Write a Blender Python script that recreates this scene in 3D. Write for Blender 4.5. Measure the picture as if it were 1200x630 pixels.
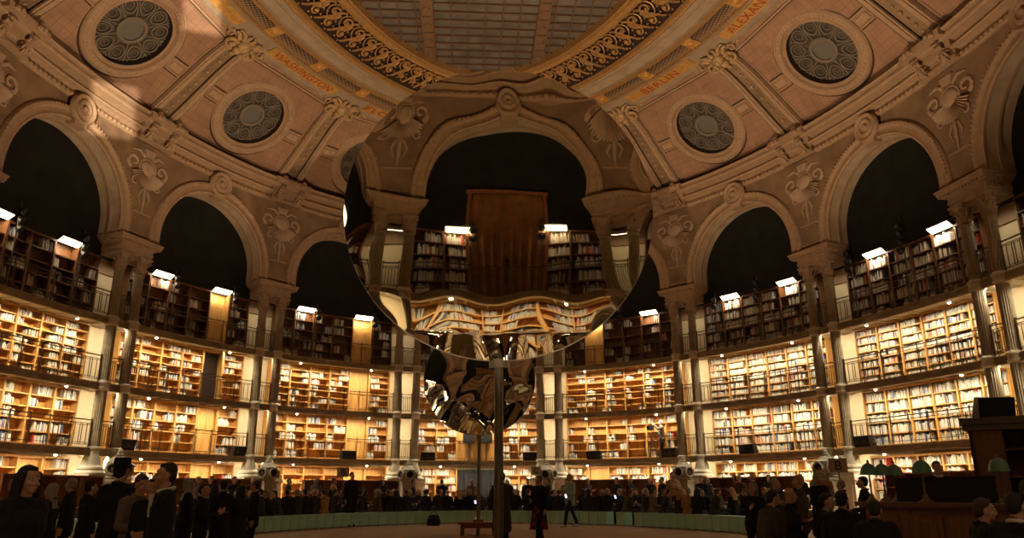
import bpy, bmesh, math, random
from mathutils import Vector, Matrix, Euler
import numpy as np
for o in list(bpy.data.objects): bpy.data.objects.remove(o)
SC = bpy.context.scene
COL = SC.collection
PI = math.pi
R = random.Random(7)

# ------------------------------------------------------------------ camera, world, exposure
cd = bpy.data.cameras.new('camera'); cam = bpy.data.objects.new('camera', cd); COL.objects.link(cam)
CAMP = Vector((-0.4792, -17.7416, 1.2)); YAW, PIT, ROL, FPX = 0.056755, 0.285205, -0.003356, 890.63
cam.matrix_world = Matrix.Translation(CAMP) @ Matrix.Rotation(-YAW, 4, 'Z') @ Matrix.Rotation(PI/2+PIT, 4, 'X') @ Matrix.Rotation(ROL, 4, 'Z')
cd.sensor_width = 36; cd.lens = FPX/1200*36; cd.clip_end = 200; cd.clip_start = .05
SC.camera = cam
w = bpy.data.worlds.new('night'); SC.world = w; w.use_nodes = True
w.node_tree.nodes['Background'].inputs[0].default_value = (.5, .33, .2, 1)
w.node_tree.nodes['Background'].inputs[1].default_value = .004
SC.view_settings.view_transform = 'Standard'; SC.view_settings.look = 'None'
SC.view_settings.exposure = 0.0; SC.view_settings.gamma = 1; SC.view_settings.use_curve_mapping = False
SC.cycles.caustics_reflective = False; SC.cycles.caustics_refractive = False
SC.cycles.use_denoising = True; SC.cycles.max_bounces = 8; SC.cycles.diffuse_bounces = 5; SC.cycles.glossy_bounces = 4
SC.cycles.sample_clamp_indirect = 4.0

# brightness of every family of lamps (watts)
W_SHELF, W_GROUND, W_TOPBOX, W_UP = 84, 76, 22, 6800
WARM = (1, .84, .59); WARM2 = (1, .70, .44)

def area_light(name, loc, rotm, sx, sy, watt, col, spread=PI):
    l = bpy.data.lights.new(name, 'AREA'); l.shape = 'RECTANGLE'; l.size = sx; l.size_y = sy; l.energy = watt; l.color = col; l.spread = spread
    o = bpy.data.objects.new(name, l); COL.objects.link(o); o.matrix_world = Matrix.Translation(loc) @ rotm; return o
def spot_light(name, loc, aim, ang, watt, col, blend=.3, rad=.08):
    l = bpy.data.lights.new(name, 'SPOT'); l.spot_size = ang; l.spot_blend = blend; l.energy = watt; l.color = col; l.shadow_soft_size = rad
    o = bpy.data.objects.new(name, l); COL.objects.link(o); o.location = loc
    o.rotation_euler = (Vector(aim)-Vector(loc)).to_track_quat('-Z', 'Y').to_euler(); return o

# ------------------------------------------------------------------ the oval: everything is placed by (s = bay number, d = metres inward, z)
AX, AY = 15.475, 21.90
_t = np.linspace(0, 2*PI, 8001); _x = AX*np.sin(_t); _y = AY*np.cos(_t)
_L = np.concatenate([[0], np.cumsum(np.hypot(np.diff(_x), np.diff(_y)))]); BAY = _L[-1]/16
def fr(s):
    t = float(np.interp((s*BAY) % _L[-1], _L, _t)); x, y = AX*math.sin(t), AY*math.cos(t)
    nx, ny = x/AX**2, y/AY**2; n = math.hypot(nx, ny); nx /= n; ny /= n
    return x, y, nx, ny                       # outward normal
def P(s, d, z):
    x, y, nx, ny = fr(s); return (x-nx*d, y-ny*d, z)
def mps(s, d):                                # metres per unit of s at inset d
    a, b = P(s-.01, d, 0), P(s+.01, d, 0); return math.hypot(a[0]-b[0], a[1]-b[1])/.02
def LM(s, d=0, z=0):                          # local frame: +x viewer's right, +y outward, +z up
    x, y, nx, ny = fr(s)
    return Matrix(((ny, nx, 0, x-nx*d), (-nx, ny, 0, y-ny*d), (0, 0, 1, z), (0, 0, 0, 1)))
def px_ray(x, y):
    u, v = x-600, y-315; c, s = math.cos(ROL), math.sin(ROL); u, v = u*c+v*s, -u*s+v*c
    v = -v/FPX; u /= FPX; c, s = math.cos(PIT), math.sin(PIT); yy = c-v*s; zz = s+v*c
    c, s = math.cos(YAW), math.sin(YAW); return Vector((u*c+yy*s, -u*s+yy*c, zz))
def at_depth(x, y, D):                        # point at horizontal distance D from the lens
    r = px_ray(x, y); return CAMP + r*(D/math.hypot(r.x, r.y))
def px_of(p):
    q = cam.matrix_world.inverted() @ Vector(p)
    return (600+FPX*q.x/-q.z, 315-FPX*q.y/-q.z) if q.z < 0 else (-999, -999)

# ------------------------------------------------------------------ materials
MATS = {}
def mat(name, col, rough=.6, metal=0, emit=None, estr=1, noise=0, nscale=8, bump=0, kind=None, spec=.4, col2=None):
    if name in MATS: return MATS[name]
    m = bpy.data.materials.new(name); m.use_nodes = True; nt = m.node_tree; b = nt.nodes['Principled BSDF']
    b.inputs['Base Color'].default_value = (*col, 1); b.inputs['Roughness'].default_value = rough; b.inputs['Metallic'].default_value = metal
    b.inputs['Specular IOR Level'].default_value = spec
    N = nt.nodes.new; L = nt.links.new
    if emit: b.inputs['Emission Color'].default_value = (*emit, 1); b.inputs['Emission Strength'].default_value = estr
    if noise or bump or kind:
        tc = N('ShaderNodeTexCoord'); mp = N('ShaderNodeMapping'); L(tc.outputs['Object'], mp.inputs[0])
        if kind == 'wood':
            mp.inputs['Scale'].default_value = (3, 3, .35)
        tx = N('ShaderNodeTexNoise'); tx.inputs['Scale'].default_value = nscale; tx.inputs['Detail'].default_value = 5; L(mp.outputs[0], tx.inputs[0])
        src = tx.outputs['Fac']
        if kind == 'lattice':
            ck = N('ShaderNodeTexVoronoi'); ck.inputs['Scale'].default_value = nscale; ck.inputs['Randomness'].default_value = 0; L(mp.outputs[0], ck.inputs[0])
            st = N('ShaderNodeMath'); st.operation = 'GREATER_THAN'; st.inputs[1].default_value = .50; L(ck.outputs['Distance'], st.inputs[0]); src = st.outputs[0]
        if kind == 'tile':
            bk = N('ShaderNodeTexBrick'); bk.inputs['Scale'].default_value = nscale; bk.inputs['Mortar Size'].default_value = .02
            uv = N('ShaderNodeUVMap'); L(uv.outputs[0], bk.inputs[0]); bk.offset = 0
            bk.inputs['Brick Width'].default_value = .5; bk.inputs['Row Height'].default_value = .5
            bk.inputs['Color1'].default_value = (*col, 1); bk.inputs['Color2'].default_value = (*[c*.9 for c in col], 1)
            bk.inputs['Mortar'].default_value = (*(col2 or [c*.6 for c in col]), 1)
            mx = N('ShaderNodeMixRGB'); mx.blend_type = 'MULTIPLY'; mx.inputs[0].default_value = .6; L(bk.outputs['Color'], mx.inputs[1])
            tx.inputs['Scale'].default_value = 1.4
            rr = N('ShaderNodeValToRGB'); rr.color_ramp.elements[0].position = .3; rr.color_ramp.elements[0].color = (.55, .55, .55, 1); rr.color_ramp.elements[1].position = .7
            L(tx.outputs['Fac'], rr.inputs[0]); L(rr.outputs[0], mx.inputs[2]); L(mx.outputs[0], b.inputs['Base Color'])
        elif noise or kind == 'lattice':
            rp = N('ShaderNodeValToRGB'); k = 1-noise
            if kind == 'lattice':
                rp.color_ramp.elements[0].color = (*col, 1); rp.color_ramp.elements[1].color = (*col2, 1)
            else:
                rp.color_ramp.elements[0].position = .3; rp.color_ramp.elements[1].position = .7
                rp.color_ramp.elements[0].color = (*[c*k for c in col], 1); rp.color_ramp.elements[1].color = (*(col2 or [min(1, c*(1+noise*.5)) for c in col]), 1)
            L(src, rp.inputs[0]); L(rp.outputs[0], b.inputs['Base Color'])
        if bump:
            bp = N('ShaderNodeBump'); bp.inputs['Strength'].default_value = bump; bp.inputs['Distance'].default_value = .03; L(src, bp.inputs['Height']); L(bp.outputs[0], b.inputs['Normal'])
    MATS[name] = m; return m
M_stone = mat('carved_stone', (.37, .245, .145), .75, noise=.15, nscale=5, bump=.1)
M_wallst = mat('painted_stone', (.245, .155, .085), .8, noise=.35, nscale=1.2)
M_panel = mat('dome_tile', (.37, .212, .125), .8, kind='tile', nscale=1.3, col2=(.27, .15, .09))
M_soffit = mat('soffit_cream', (.47, .36, .24), .75, noise=.2, nscale=2)
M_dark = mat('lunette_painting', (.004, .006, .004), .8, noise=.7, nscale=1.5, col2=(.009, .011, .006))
M_gold = mat('gilding', (.47, .27, .10), .45, .5, noise=.35, nscale=14)
M_plate = mat('gold_plate', (.56, .30, .08), .55, .25, noise=.3, nscale=6)
M_red = mat('red_letter', (.30, .045, .02), .6)
M_grey = mat('grey_moulding', (.31, .23, .15), .65, noise=.2, nscale=2)
M_lattice = mat('trellis', (.035, .024, .018), .6, kind='lattice', nscale=7.5, col2=(.24, .15, .08))
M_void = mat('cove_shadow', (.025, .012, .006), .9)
M_glassroof = mat('skylight_glass', (.13, .115, .10), .35, noise=.35, nscale=1.6)
M_bar = mat('skylight_bar', (.13, .07, .035), .6)
M_grooveshade = mat('groove_shade', (.055, .032, .02), .9)  # dark bands that paint the shade of moulding grooves beside ribs and frames
M_pane = mat('oculus_glass', (.085, .070, .055), .4, noise=.4, nscale=2.5)
M_lead = mat('oculus_tracery', (.17, .135, .10), .55)
M_pale = mat('pale_plaster', (.74, .62, .40), .8, noise=.08, nscale=2)
M_oak = mat('golden_oak', (.60, .32, .09), .5, noise=.3, nscale=4, kind='wood')
M_oakd = mat('brown_oak', (.15, .062, .022), .5, noise=.3, nscale=4, kind='wood')
M_mahog = mat('red_mahogany', (.27, .105, .045), .45, noise=.35, nscale=4, kind='wood')
M_iron = mat('wrought_iron', (.10, .075, .05), .5, .2)
M_ironlt = mat('column_iron', (.36, .30, .20), .5, .05, noise=.2, nscale=5)
M_collar = mat('column_collar', (.55, .47, .36), .5)
M_slab = mat('gallery_iron', (.33, .26, .16), .6, .2, noise=.3, nscale=3)
M_under = mat('gallery_underside', (.78, .72, .6), .7)
M_white = mat('white_marble', (.78, .70, .62), .5, noise=.1, nscale=3)
M_base = mat('base_stone', (.42, .38, .28), .6, noise=.15, nscale=5)
M_vent = mat('vent_stone', (.25, .225, .16), .6, noise=.2, nscale=5, bump=.2)
M_floor = mat('wood_floor', (.30, .165, .075), .45, noise=.4, nscale=2.2)
M_black = mat('black_plastic', (.008, .008, .009), .5)
M_blackcl = mat('black_cloth', (.006, .006, .007), .9)
M_lamp = mat('lamp_glow', (1, .9, .7), .5, emit=(1, .84, .55), estr=30)
M_diff = mat('lamp_diffuser', (1, .9, .75), .5, emit=(1, .80, .48), estr=11)
M_lens = mat('spot_lens', (.05, .055, .06), .1, .3)
M_mint = mat('mint_vinyl', (.46, .86, .74), .55, noise=.12, nscale=3)
M_mirror = mat('silvered_film', (.66, .61, .50), .015, 1.0)
M_rim = mat('mirror_rim', (.10, .085, .06), .5, .8)
M_steel = mat('dull_steel', (.20, .18, .14), .35, .8)
M_lampgreen = mat('green_glass_shade', (.10, .22, .155), .2)
M_brass = mat('aged_brass', (.20, .12, .05), .4, .8)
M_curtain = mat('black_curtain', (.012, .013, .013), .9, noise=.4, nscale=3)
M_portal = mat('brown_drape', (.26, .115, .035), .8, noise=.4, nscale=2)
M_paper = mat('book_pages', (.72, .66, .52), .8)

# ------------------------------------------------------------------ mesh builder
class MB:
    def __init__(s): s.v = []; s.f = []; s.m = []
    def add(s, vs, fs, mi=0, M=None):
        n = len(s.v); s.v += [tuple(M @ Vector(v)) for v in vs] if M is not None else [tuple(v) for v in vs]
        s.f += [tuple(i+n for i in f) for f in fs]; s.m += [mi]*len(fs); return s
    def box(s, c, d, mi=0, M=None, taper=1):
        x, y, z = c; a, b, h = d[0]/2, d[1]/2, d[2]/2; t = taper
        vs = [(x-a, y-b, z-h), (x+a, y-b, z-h), (x+a, y+b, z-h), (x-a, y+b, z-h), (x-a*t, y-b*t, z+h), (x+a*t, y-b*t, z+h), (x+a*t, y+b*t, z+h), (x-a*t, y+b*t, z+h)]
        return s.add(vs, [(3, 2, 1, 0), (4, 5, 6, 7), (0, 1, 5, 4), (1, 2, 6, 5), (2, 3, 7, 6), (3, 0, 4, 7)], mi, M)
    def grid(s, rows, mi=0, close_u=False, close_v=False, M=None):
        nu, nv = len(rows), len(rows[0]); vs = [p for r in rows for p in r]; fs = []
        for i in range(nu if close_u else nu-1):
            for j in range(nv if close_v else nv-1):
                a, b = i, (i+1) % nu; c, e = j, (j+1) % nv
                fs.append((a*nv+c, b*nv+c, b*nv+e, a*nv+e))
        return s.add(vs, fs, mi, M)
    def lathe(s, prof, n=24, mi=0, M=None, flute=0, cap=False):   # profile (r, z) about z
        rows = []
        for r, z in prof:
            rows.append([((r*(1-flute*(k % 2)))*math.cos(2*PI*k/n), (r*(1-flute*(k % 2)))*math.sin(2*PI*k/n), z) for k in range(n)])
        s.grid(rows, mi, close_v=True, M=M)
        b = len(s.v)
        for e, rw in ((0, prof[0]), (1, prof[-1])):
            if cap and rw[0] > 1e-4:
                base = b-len(rows)*n + (0 if e == 0 else (len(rows)-1)*n)
                s.f.append(tuple(base+k for k in (range(n-1, -1, -1) if e == 0 else range(n)))); s.m.append(mi)
        return s
    def tube(s, pts, r, n=6, mi=0, M=None, closed=False):
        pts = [Vector(p) for p in pts]; rows = []; up = Vector((0.13, .21, 1)).normalized(); rr = r if hasattr(r, '__len__') else [r]*len(pts)
        for i, p in enumerate(pts):
            a = pts[i-1] if (i or closed) else p; b = pts[(i+1) % len(pts)] if (i < len(pts)-1 or closed) else p
            t = (b-a).normalized(); q = t.cross(up)
            if q.length < .05: q = t.cross(Vector((1, .1, 0)))
            q.normalize(); w_ = t.cross(q)
            rows.append([tuple(p+rr[i]*(q*math.cos(2*PI*k/n)+w_*math.sin(2*PI*k/n))) for k in range(n)])
        base = len(s.v); s.grid(rows, mi, close_u=closed, close_v=True, M=M)
        if not closed:
            s.f.append(tuple(base+k for k in range(n))); s.m.append(mi); e = base+(len(rows)-1)*n; s.f.append(tuple(e+n-1-k for k in range(n))); s.m.append(mi)
        return s
    def ball(s, c, r, n=10, mi=0, M=None):
        rx, ry, rz = r if hasattr(r, '__len__') else (r, r, r); m = max(4, n//2+1); rows = []
        for i in range(m+1):
            a = PI*i/m; k = max(math.sin(a), 1e-3)
            rows.append([(c[0]+rx*k*math.cos(2*PI*j/n), c[1]+ry*k*math.sin(2*PI*j/n), c[2]-rz*math.cos(a)) for j in range(n)])
        s.grid(rows, mi, close_v=True, M=M); return s
    def mesh(s, name, mats, smooth=35):
        me = bpy.data.meshes.new(name); me.from_pydata(s.v, [], s.f)
        for m in (mats if isinstance(mats, (list, tuple)) else [mats]): me.materials.append(m)
        if any(s.m): me.polygons.foreach_set('material_index', s.m)
        bm = bmesh.new(); bm.from_mesh(me); bmesh.ops.recalc_face_normals(bm, faces=bm.faces[:]); bm.to_mesh(me); bm.free()
        if smooth:
            me.shade_smooth(); me.set_sharp_from_angle(angle=math.radians(smooth))
        me.update(); return me
    def build(s, name, mats, parent=None, smooth=35, M=None):
        return link(s.mesh(name, mats, smooth), name, parent, M)
def link(me, name, parent=None, M=None):
    o = bpy.data.objects.new(name, me); COL.objects.link(o)
    if parent: o.parent = parent
    if M is not None: o.matrix_local = M
    return o
def tag(o, label=None, cat=None, group=None, kind=None):
    if label: o['label'] = label
    if cat: o['category'] = cat
    if group: o['group'] = group
    if kind: o['kind'] = kind
    return o
def empty(name, M, label, cat, group=None, kind=None):
    o = bpy.data.objects.new(name, None); o.empty_display_size = .1; COL.objects.link(o); o.matrix_world = M; return tag(o, label, cat, group, kind)
KIDS = {}
def dup(root, M, label, group=None, mats=None):
    r = root.copy(); COL.objects.link(r); r.matrix_world = M; r['label'] = label
    if group: r['group'] = group
    def rec(a, b):
        for ch in list(a.children):
            c = ch.copy(); COL.objects.link(c); c.parent = b
            if mats and ch.name.split('.')[0] in mats and c.type == 'MESH':
                c.material_slots[0].link = 'OBJECT'; c.material_slots[0].material = mats[ch.name.split('.')[0]]
            rec(ch, c)
    rec(root, r); return r
def sweep(prof, s0, s1, n, close=False):
    rows = []
    for i in range(n if close else n+1):
        s = s0+(s1-s0)*i/n; rows.append([P(s, d, z) for d, z in prof])
    return rows
ORD = ['', 'first', 'second', 'third', 'fourth', 'fifth', 'sixth', 'seventh', 'eighth', 'ninth', 'tenth', 'eleventh', 'twelfth', 'thirteenth', 'fourteenth', 'fifteenth', 'sixteenth', 'seventeenth', 'eighteenth', 'nineteenth', 'twentieth']
def nth(n):
    if n <= 20: return ORD[n]
    t = ['', '', 'twenty', 'thirty', 'forty', 'fifty', 'sixty', 'seventy', 'eighty', 'ninety'][n//10 % 10]
    return (t[:-1]+'ieth') if n % 10 == 0 else t+'-'+ORD[n % 10]
def side(i): return 'left' if i < 0 else 'right'
def bayname(i):
    if i == 0: return 'bay behind the small mirror'
    if i == 8: return 'centre bay in the big mirror'
    if abs(i) == 7: return '%s bay in the big mirror' % side(i)
    return '%s bay %s of the mirrors' % (ORD[abs(i)], side(i))
def piername(s):
    k = abs(s)
    if k > 5: return '%s pier in the big mirror' % ('%s' % side(s) if k > 7 else 'outer '+side(s))
    return '%s pier %s of the mirrors' % (ORD[int(k+.5)], side(s))
G = [0.0, 2.695, 4.973, 7.341]; CAP = 10.537
BAYS = [-4, -3, -2, -1, 0, 1, 2, 3, 4, -7, 8, 7]
PIERS = [-4.5, -3.5, -2.5, -1.5, -.5, .5, 1.5, 2.5, 3.5, 4.5, -7.5, -6.5, 6.5, 7.5]
# ------------------------------------------------------------------ SETTING: floor, walls, galleries
def struct(o, label=None):
    o['kind'] = 'structure'
    if label: o['label'] = label
    return o
NS = 192
b = MB(); ring = [P(16*i/NS, -1.25, 0) for i in range(NS)]
b.add(ring+[(p[0], p[1], -.2) for p in ring], [tuple(range(NS)), tuple(range(2*NS-1, NS-1, -1))]+[(i, (i+1) % NS, NS+(i+1) % NS, NS+i) for i in range(NS)])
struct(b.build('floor', M_floor, smooth=0))
b = MB(); b.grid(sweep([(-1.13, -.1), (-1.13, 9.9), (-1.3, 9.9)], 0, 16, NS, True), close_u=True)
struct(b.build('wall_lower', M_pale, smooth=60), 'pale plaster wall behind the bookcases')
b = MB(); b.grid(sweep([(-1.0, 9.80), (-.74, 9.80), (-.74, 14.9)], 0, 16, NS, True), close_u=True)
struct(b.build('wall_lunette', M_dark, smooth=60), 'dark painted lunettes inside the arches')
for lv in (1, 2, 3):
    z = G[lv]; b = MB()
    b.grid(sweep([(-1.12, z-.13), (-1.12, z), (.02, z), (.02, z-.13)], 0, 16, NS, True), 0, close_u=True, close_v=False)
    b.grid(sweep([(.02, z-.13), (-1.12, z-.13)], 0, 16, NS, True), 1, close_u=True)
    struct(b.build('floor_gallery', [M_slab, M_under], smooth=30), 'iron gallery floor with white underside, level %d' % lv)
    b = MB(); b.grid(sweep([(.02, z+.03), (.10, z+.03), (.10, z-.0), (.06, z-.03), (.06, z-.17), (.11, z-.19), (.11, z-.23), (.02, z-.23)], 0, 16, NS, True), close_u=True, close_v=True)
    for k in range(16*12):
        q = P(k/12, .085, z-.1); b.ball(q, .025, 6)
    struct(b.build('trim_gallery', M_slab, smooth=30), 'dark moulded edge of gallery %d' % lv)
# underside joists are part of each gallery: white ribs
for lv in (1, 2, 3):
    b = MB()
    for k in range(16*10):
        b.box((0, .55, 0), (.05, 1.05, .06), M=LM(k/10, 0, G[lv]-.16))
    struct(b.build('trim_joist', M_under, smooth=0), 'white joists under gallery %d' % lv)

# arcade: front wall with arch openings, intrados, archivolt
AR, AF, ATOP = 2.70, .15, 14.62; AZ = CAP+.45
for i in range(-7, 9):
    b = MB(); rows = []
    xs = [-BAY/2, -BAY/2+.4, -AR-.3, -AR] + [-AR*math.cos(PI*k/40) for k in range(1, 40)] + [AR, AR+.3, BAY/2-.4, BAY/2]
    for x in xs:
        zb = AZ+math.sqrt(max(0, AR*AR-x*x)) if abs(x) < AR else CAP
        rows.append([P(i+x/BAY, AF, zb+(ATOP-zb)*k/4) for k in range(5)])
    b.grid(rows, 0)
    ap = lambda r, n: [(-r, CAP)]+[(-r*math.cos(PI*k/n), AZ+r*math.sin(PI*k/n)) for k in range(n+1)]+[(r, CAP)]
    rows = [[P(i+x/BAY, d, z) for d in (AF, -.3, -.35, -.78)] for x, z in ap(AR, 40)]
    b.grid(rows, 1)
    b.grid([[P(i+sg*x/BAY, d, CAP) for d in (AF, -.78)] for sg in (1,) for x in (AR, BAY/2)], 0)
    b.grid([[P(i-x/BAY, d, CAP) for d in (AF, -.78)] for x in (AR, BAY/2)], 0)
    struct(b.build('wall_arcade', [M_wallst, M_soffit], smooth=40), 'arched upper wall, '+bayname(i) if abs(i) < 5 or abs(i) > 6 else None)
    b = MB(); prof = [(AR-.02, .16), (AR-.02, .24), (AR+.05, .27), (AR+.10, .22), (AR+.26, .22), (AR+.29, .28), (AR+.38, .31), (AR+.46, .27), (AR+.49, .2), (AR+.49, .13)]
    aq = [(-1, 0, 0)]+[(-math.cos(PI*k/48), math.sin(PI*k/48), 1) for k in range(49)]+[(1, 0, 0)]
    rows = [[P(i+cx*r/BAY, d, (AZ+sx*r) if up else CAP) for r, d in prof] for cx, sx, up in aq]
    b.grid(rows, 0)
    for k in range(64):
        a = PI*(k+.5)/64; r = AR+.42; b.ball(P(i-r*math.cos(a)/BAY, .30, AZ+r*math.sin(a)), .045, 6)
    prof2 = [(AR+.06, -.22), (AR-.06, -.22), (AR-.06, -.32), (AR+.06, -.32)]
    b.grid([[P(i+cx*r/BAY, d, (AZ+sx*r) if up else CAP) for r, d in prof2] for cx, sx, up in aq], 0, close_v=True)
    struct(b.build('trim_archivolt', M_stone, smooth=50))
# cornice
CP = [(.12, 14.48), (.24, 14.48), (.30, 14.52), (.30, 14.62), (.22, 14.64), (.20, 14.80), (.24, 14.83), (.46, 14.86), (.50, 14.92), (.46, 14.97), (.34, 14.99), (.34, 15.08), (.40, 15.10), (.74, 15.12), (.80, 15.16), (.80, 15.25), (.72, 15.27), (.72, 15.31), (.90, 15.33), (.94, 15.37), (.92, 15.42), (.5, 15.45), (-.3, 15.45)]
b = MB(); b.grid(sweep(CP, 0, 16, 384, True), close_u=True)
struct(b.build('trim_cornice', M_stone, smooth=30), 'moulded cornice around the oval above the arches')
b = MB()
for k in range(16*34):
    s = (k+.5)/34
    if abs((s-.5) % 1-.0) < .10 or abs((s-.5) % 1) > .90: continue
    b.ball(P(s, .30, 14.57), (.085, .085, .075), 6)
struct(b.build('trim_egg_moulding', M_stone, smooth=60), 'egg-and-dart row under the cornice')

# dome: panels with round openings
DP = [(-.45, 15.42), (-.42, 15.72), (.48, 15.86), (1.25, 16.46), (2.0, 17.06), (2.75, 17.66), (3.5, 18.14), (4.2, 18.44)]
_dv = np.concatenate([[0], np.cumsum([math.hypot(DP[k+1][0]-DP[k][0], DP[k+1][1]-DP[k][1]) for k in range(len(DP)-1)])])
def dome(v):
    return float(np.interp(v, _dv, [p[0] for p in DP])), float(np.interp(v, _dv, [p[1] for p in DP]))
VC = float(np.interp(2.0, [p[0] for p in DP], _dv)); VT = float(_dv[-1])
def DPt(i, u, v, up=0):
    d, z = dome(v); d2, z2 = dome(min(VT, v+.05)); d1, z1 = dome(max(0, v-.05)); L = math.hypot(d2-d1, z2-z1)
    nd, nz = (z2-z1)/L, -(d2-d1)/L            # inward/down normal
    return P(i+u/mps(i, 2.0), d+nd*up, z+nz*up)
OS = 1.27; OR = 1.12*OS
for i in range(-7, 9):
    b = MB(); hw = mps(i, 2.0)/2; rows = []; n = 64
    for k in range(n):
        a = 2*PI*k/n; c, s_ = math.cos(a), math.sin(a)
        t = min(hw/abs(c) if abs(c) > 1e-6 else 99, ((VT-VC) if s_ > 0 else VC)/abs(s_) if abs(s_) > 1e-6 else 99)
        rows.append([DPt(i, c*(OR+.05+(t-OR-.05)*q/8), VC+s_*(OR+.05+(t-OR-.05)*q/8)) for q in range(9)])
    # exact corners
    b.grid(rows, 0, close_u=True)
    for cx, cy in ((-hw, 0), (hw, 0), (hw, VT), (-hw, VT)):
        a = math.atan2(cy-VC, cx) % (2*PI); k0 = int(a/(2*PI)*n) % n; k1 = (k0+1) % n
        if abs(a-2*PI*k0/n) > 1e-5: b.add([rows[k0][8], rows[k1][8], DPt(i, cx, cy)], [(0, 1, 2)])
    o = b.build('ceiling', M_panel, smooth=40); struct(o, 'tiled dome panel, '+bayname(i) if abs(i) < 4 else None)
    uv = o.data.uv_layers.new(name='UVMap')
    inv = {}
    for lp in o.data.loops:
        co = o.data.vertices[lp.vertex_index].co
        uv.data[lp.index].uv = (math.atan2(co.x/AX, co.y/AY)*18*1.2, co.z*2.0)
# back of the dome keeps light in
b = MB(); b.grid(sweep([(-.9, 15.3), (-.7, 16.2), (1.0, 17.8), (3.4, 19.2), (7.2, 20.1), (8.9, 20.1)], 0, 16, 96, True), close_u=True)
struct(b.build('ceiling_shell', M_void), None)

OCV = [-3, -2, -1, 0, 1, 2, 3, -4, 4, -7, 8, 7]
def ocu_frame(i):
    d, z = dome(VC); d2, z2 = dome(VC+.1); L = math.hypot(d2-d, z2-z); sd, sz = (z2-z)/L, (d2-d)/L
    M = LM(i, d, z); X = M.col[0].to_3d(); out = M.col[1].to_3d()
    up = (-out*((d2-d)/L)+Vector((0, 0, 1))*((z2-z)/L)); Zv = X.cross(up)
    Rm = Matrix((X, up, Zv)).transposed().to_4x4(); return Matrix.Translation(M.translation) @ Rm @ Matrix.Diagonal((OS, OS, 1, 1))   # local z points into the room
rv = MB().lathe([(1.06, -.36), (1.085, -.30), (1.085, .01)], 64).mesh('reveal', M_void)
fb = MB(); fb.lathe([(1.08, 0), (1.08, .03), (1.12, .06), (1.16, .02), (1.20, .02), (1.22, .10), (1.38, .10), (1.42, .06), (1.46, .10), (1.50, .05), (1.52, -.08)], 64)
for k in range(56):
    a = 2*PI*k/56; fb.ball((1.30*math.cos(a), 1.30*math.sin(a), .10), (.05, .05, .03), 6)
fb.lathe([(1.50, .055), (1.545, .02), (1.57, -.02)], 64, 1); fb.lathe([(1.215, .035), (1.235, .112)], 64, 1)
fm = fb.mesh('window_frame', [M_stone, M_grooveshade])
pb = MB(); pb.lathe([(1.09, -.28), (0.0, -.26)], 48); pm = pb.mesh('pane', M_pane)
tb = MB(); tb.lathe([(.34, -.25), (.34, -.16), (.41, -.14), (.45, -.18), (.45, -.25)], 32)
for k in range(10):
    a = 2*PI*(k+.5)/10; ca, sa = math.cos(a), math.sin(a)
    tb.tube([(.43*ca, .43*sa, -.22), (1.07*ca, 1.07*sa, -.22)], .022, 5)
    tb.tube([(.98*ca, .98*sa, -.22), (1.06*math.cos(a+.12), 1.06*math.sin(a+.12), -.22)], .02, 5); tb.tube([(.98*ca, .98*sa, -.22), (1.06*math.cos(a-.12), 1.06*math.sin(a-.12), -.22)], .02, 5)
    a = 2*PI*k/10; ca, sa = math.cos(a), math.sin(a); q = []
    for j in range(18):
        t = 2*PI*j/18; lx, ly = .235*math.cos(t), .20*math.sin(t)*(1+.18*math.cos(t)); rx = .80+lx
        q.append((rx*ca-ly*sa, rx*sa+ly*ca, -.21))
    tb.tube(q, .026, 5, closed=True)
    tb.tube([((.82+.12*math.cos(t))*ca-.12*math.sin(t)*sa, (.82+.12*math.cos(t))*sa+.12*math.sin(t)*ca, -.23) for t in [2*PI*j/14 for j in range(14)]], .014, 5, closed=True)
tm = tb.mesh('tracery', M_lead)
cb = MB(); cb.lathe([(.34, -.23), (0, -.21)], 32); cm = cb.mesh('centre_pane', mat('centre_glass', (.13, .125, .11), .35))
for n_, i in enumerate(OCV):
    M = ocu_frame(i); o = link(fm, 'window_%d' % (n_+1)); o.matrix_world = M
    struct(o, 'round rose window in the dome, '+bayname(i))
    for nm, me in (('reveal', rv), ('pane', pm), ('tracery', tm), ('centre_pane', cm)): link(me, nm, o)

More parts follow.
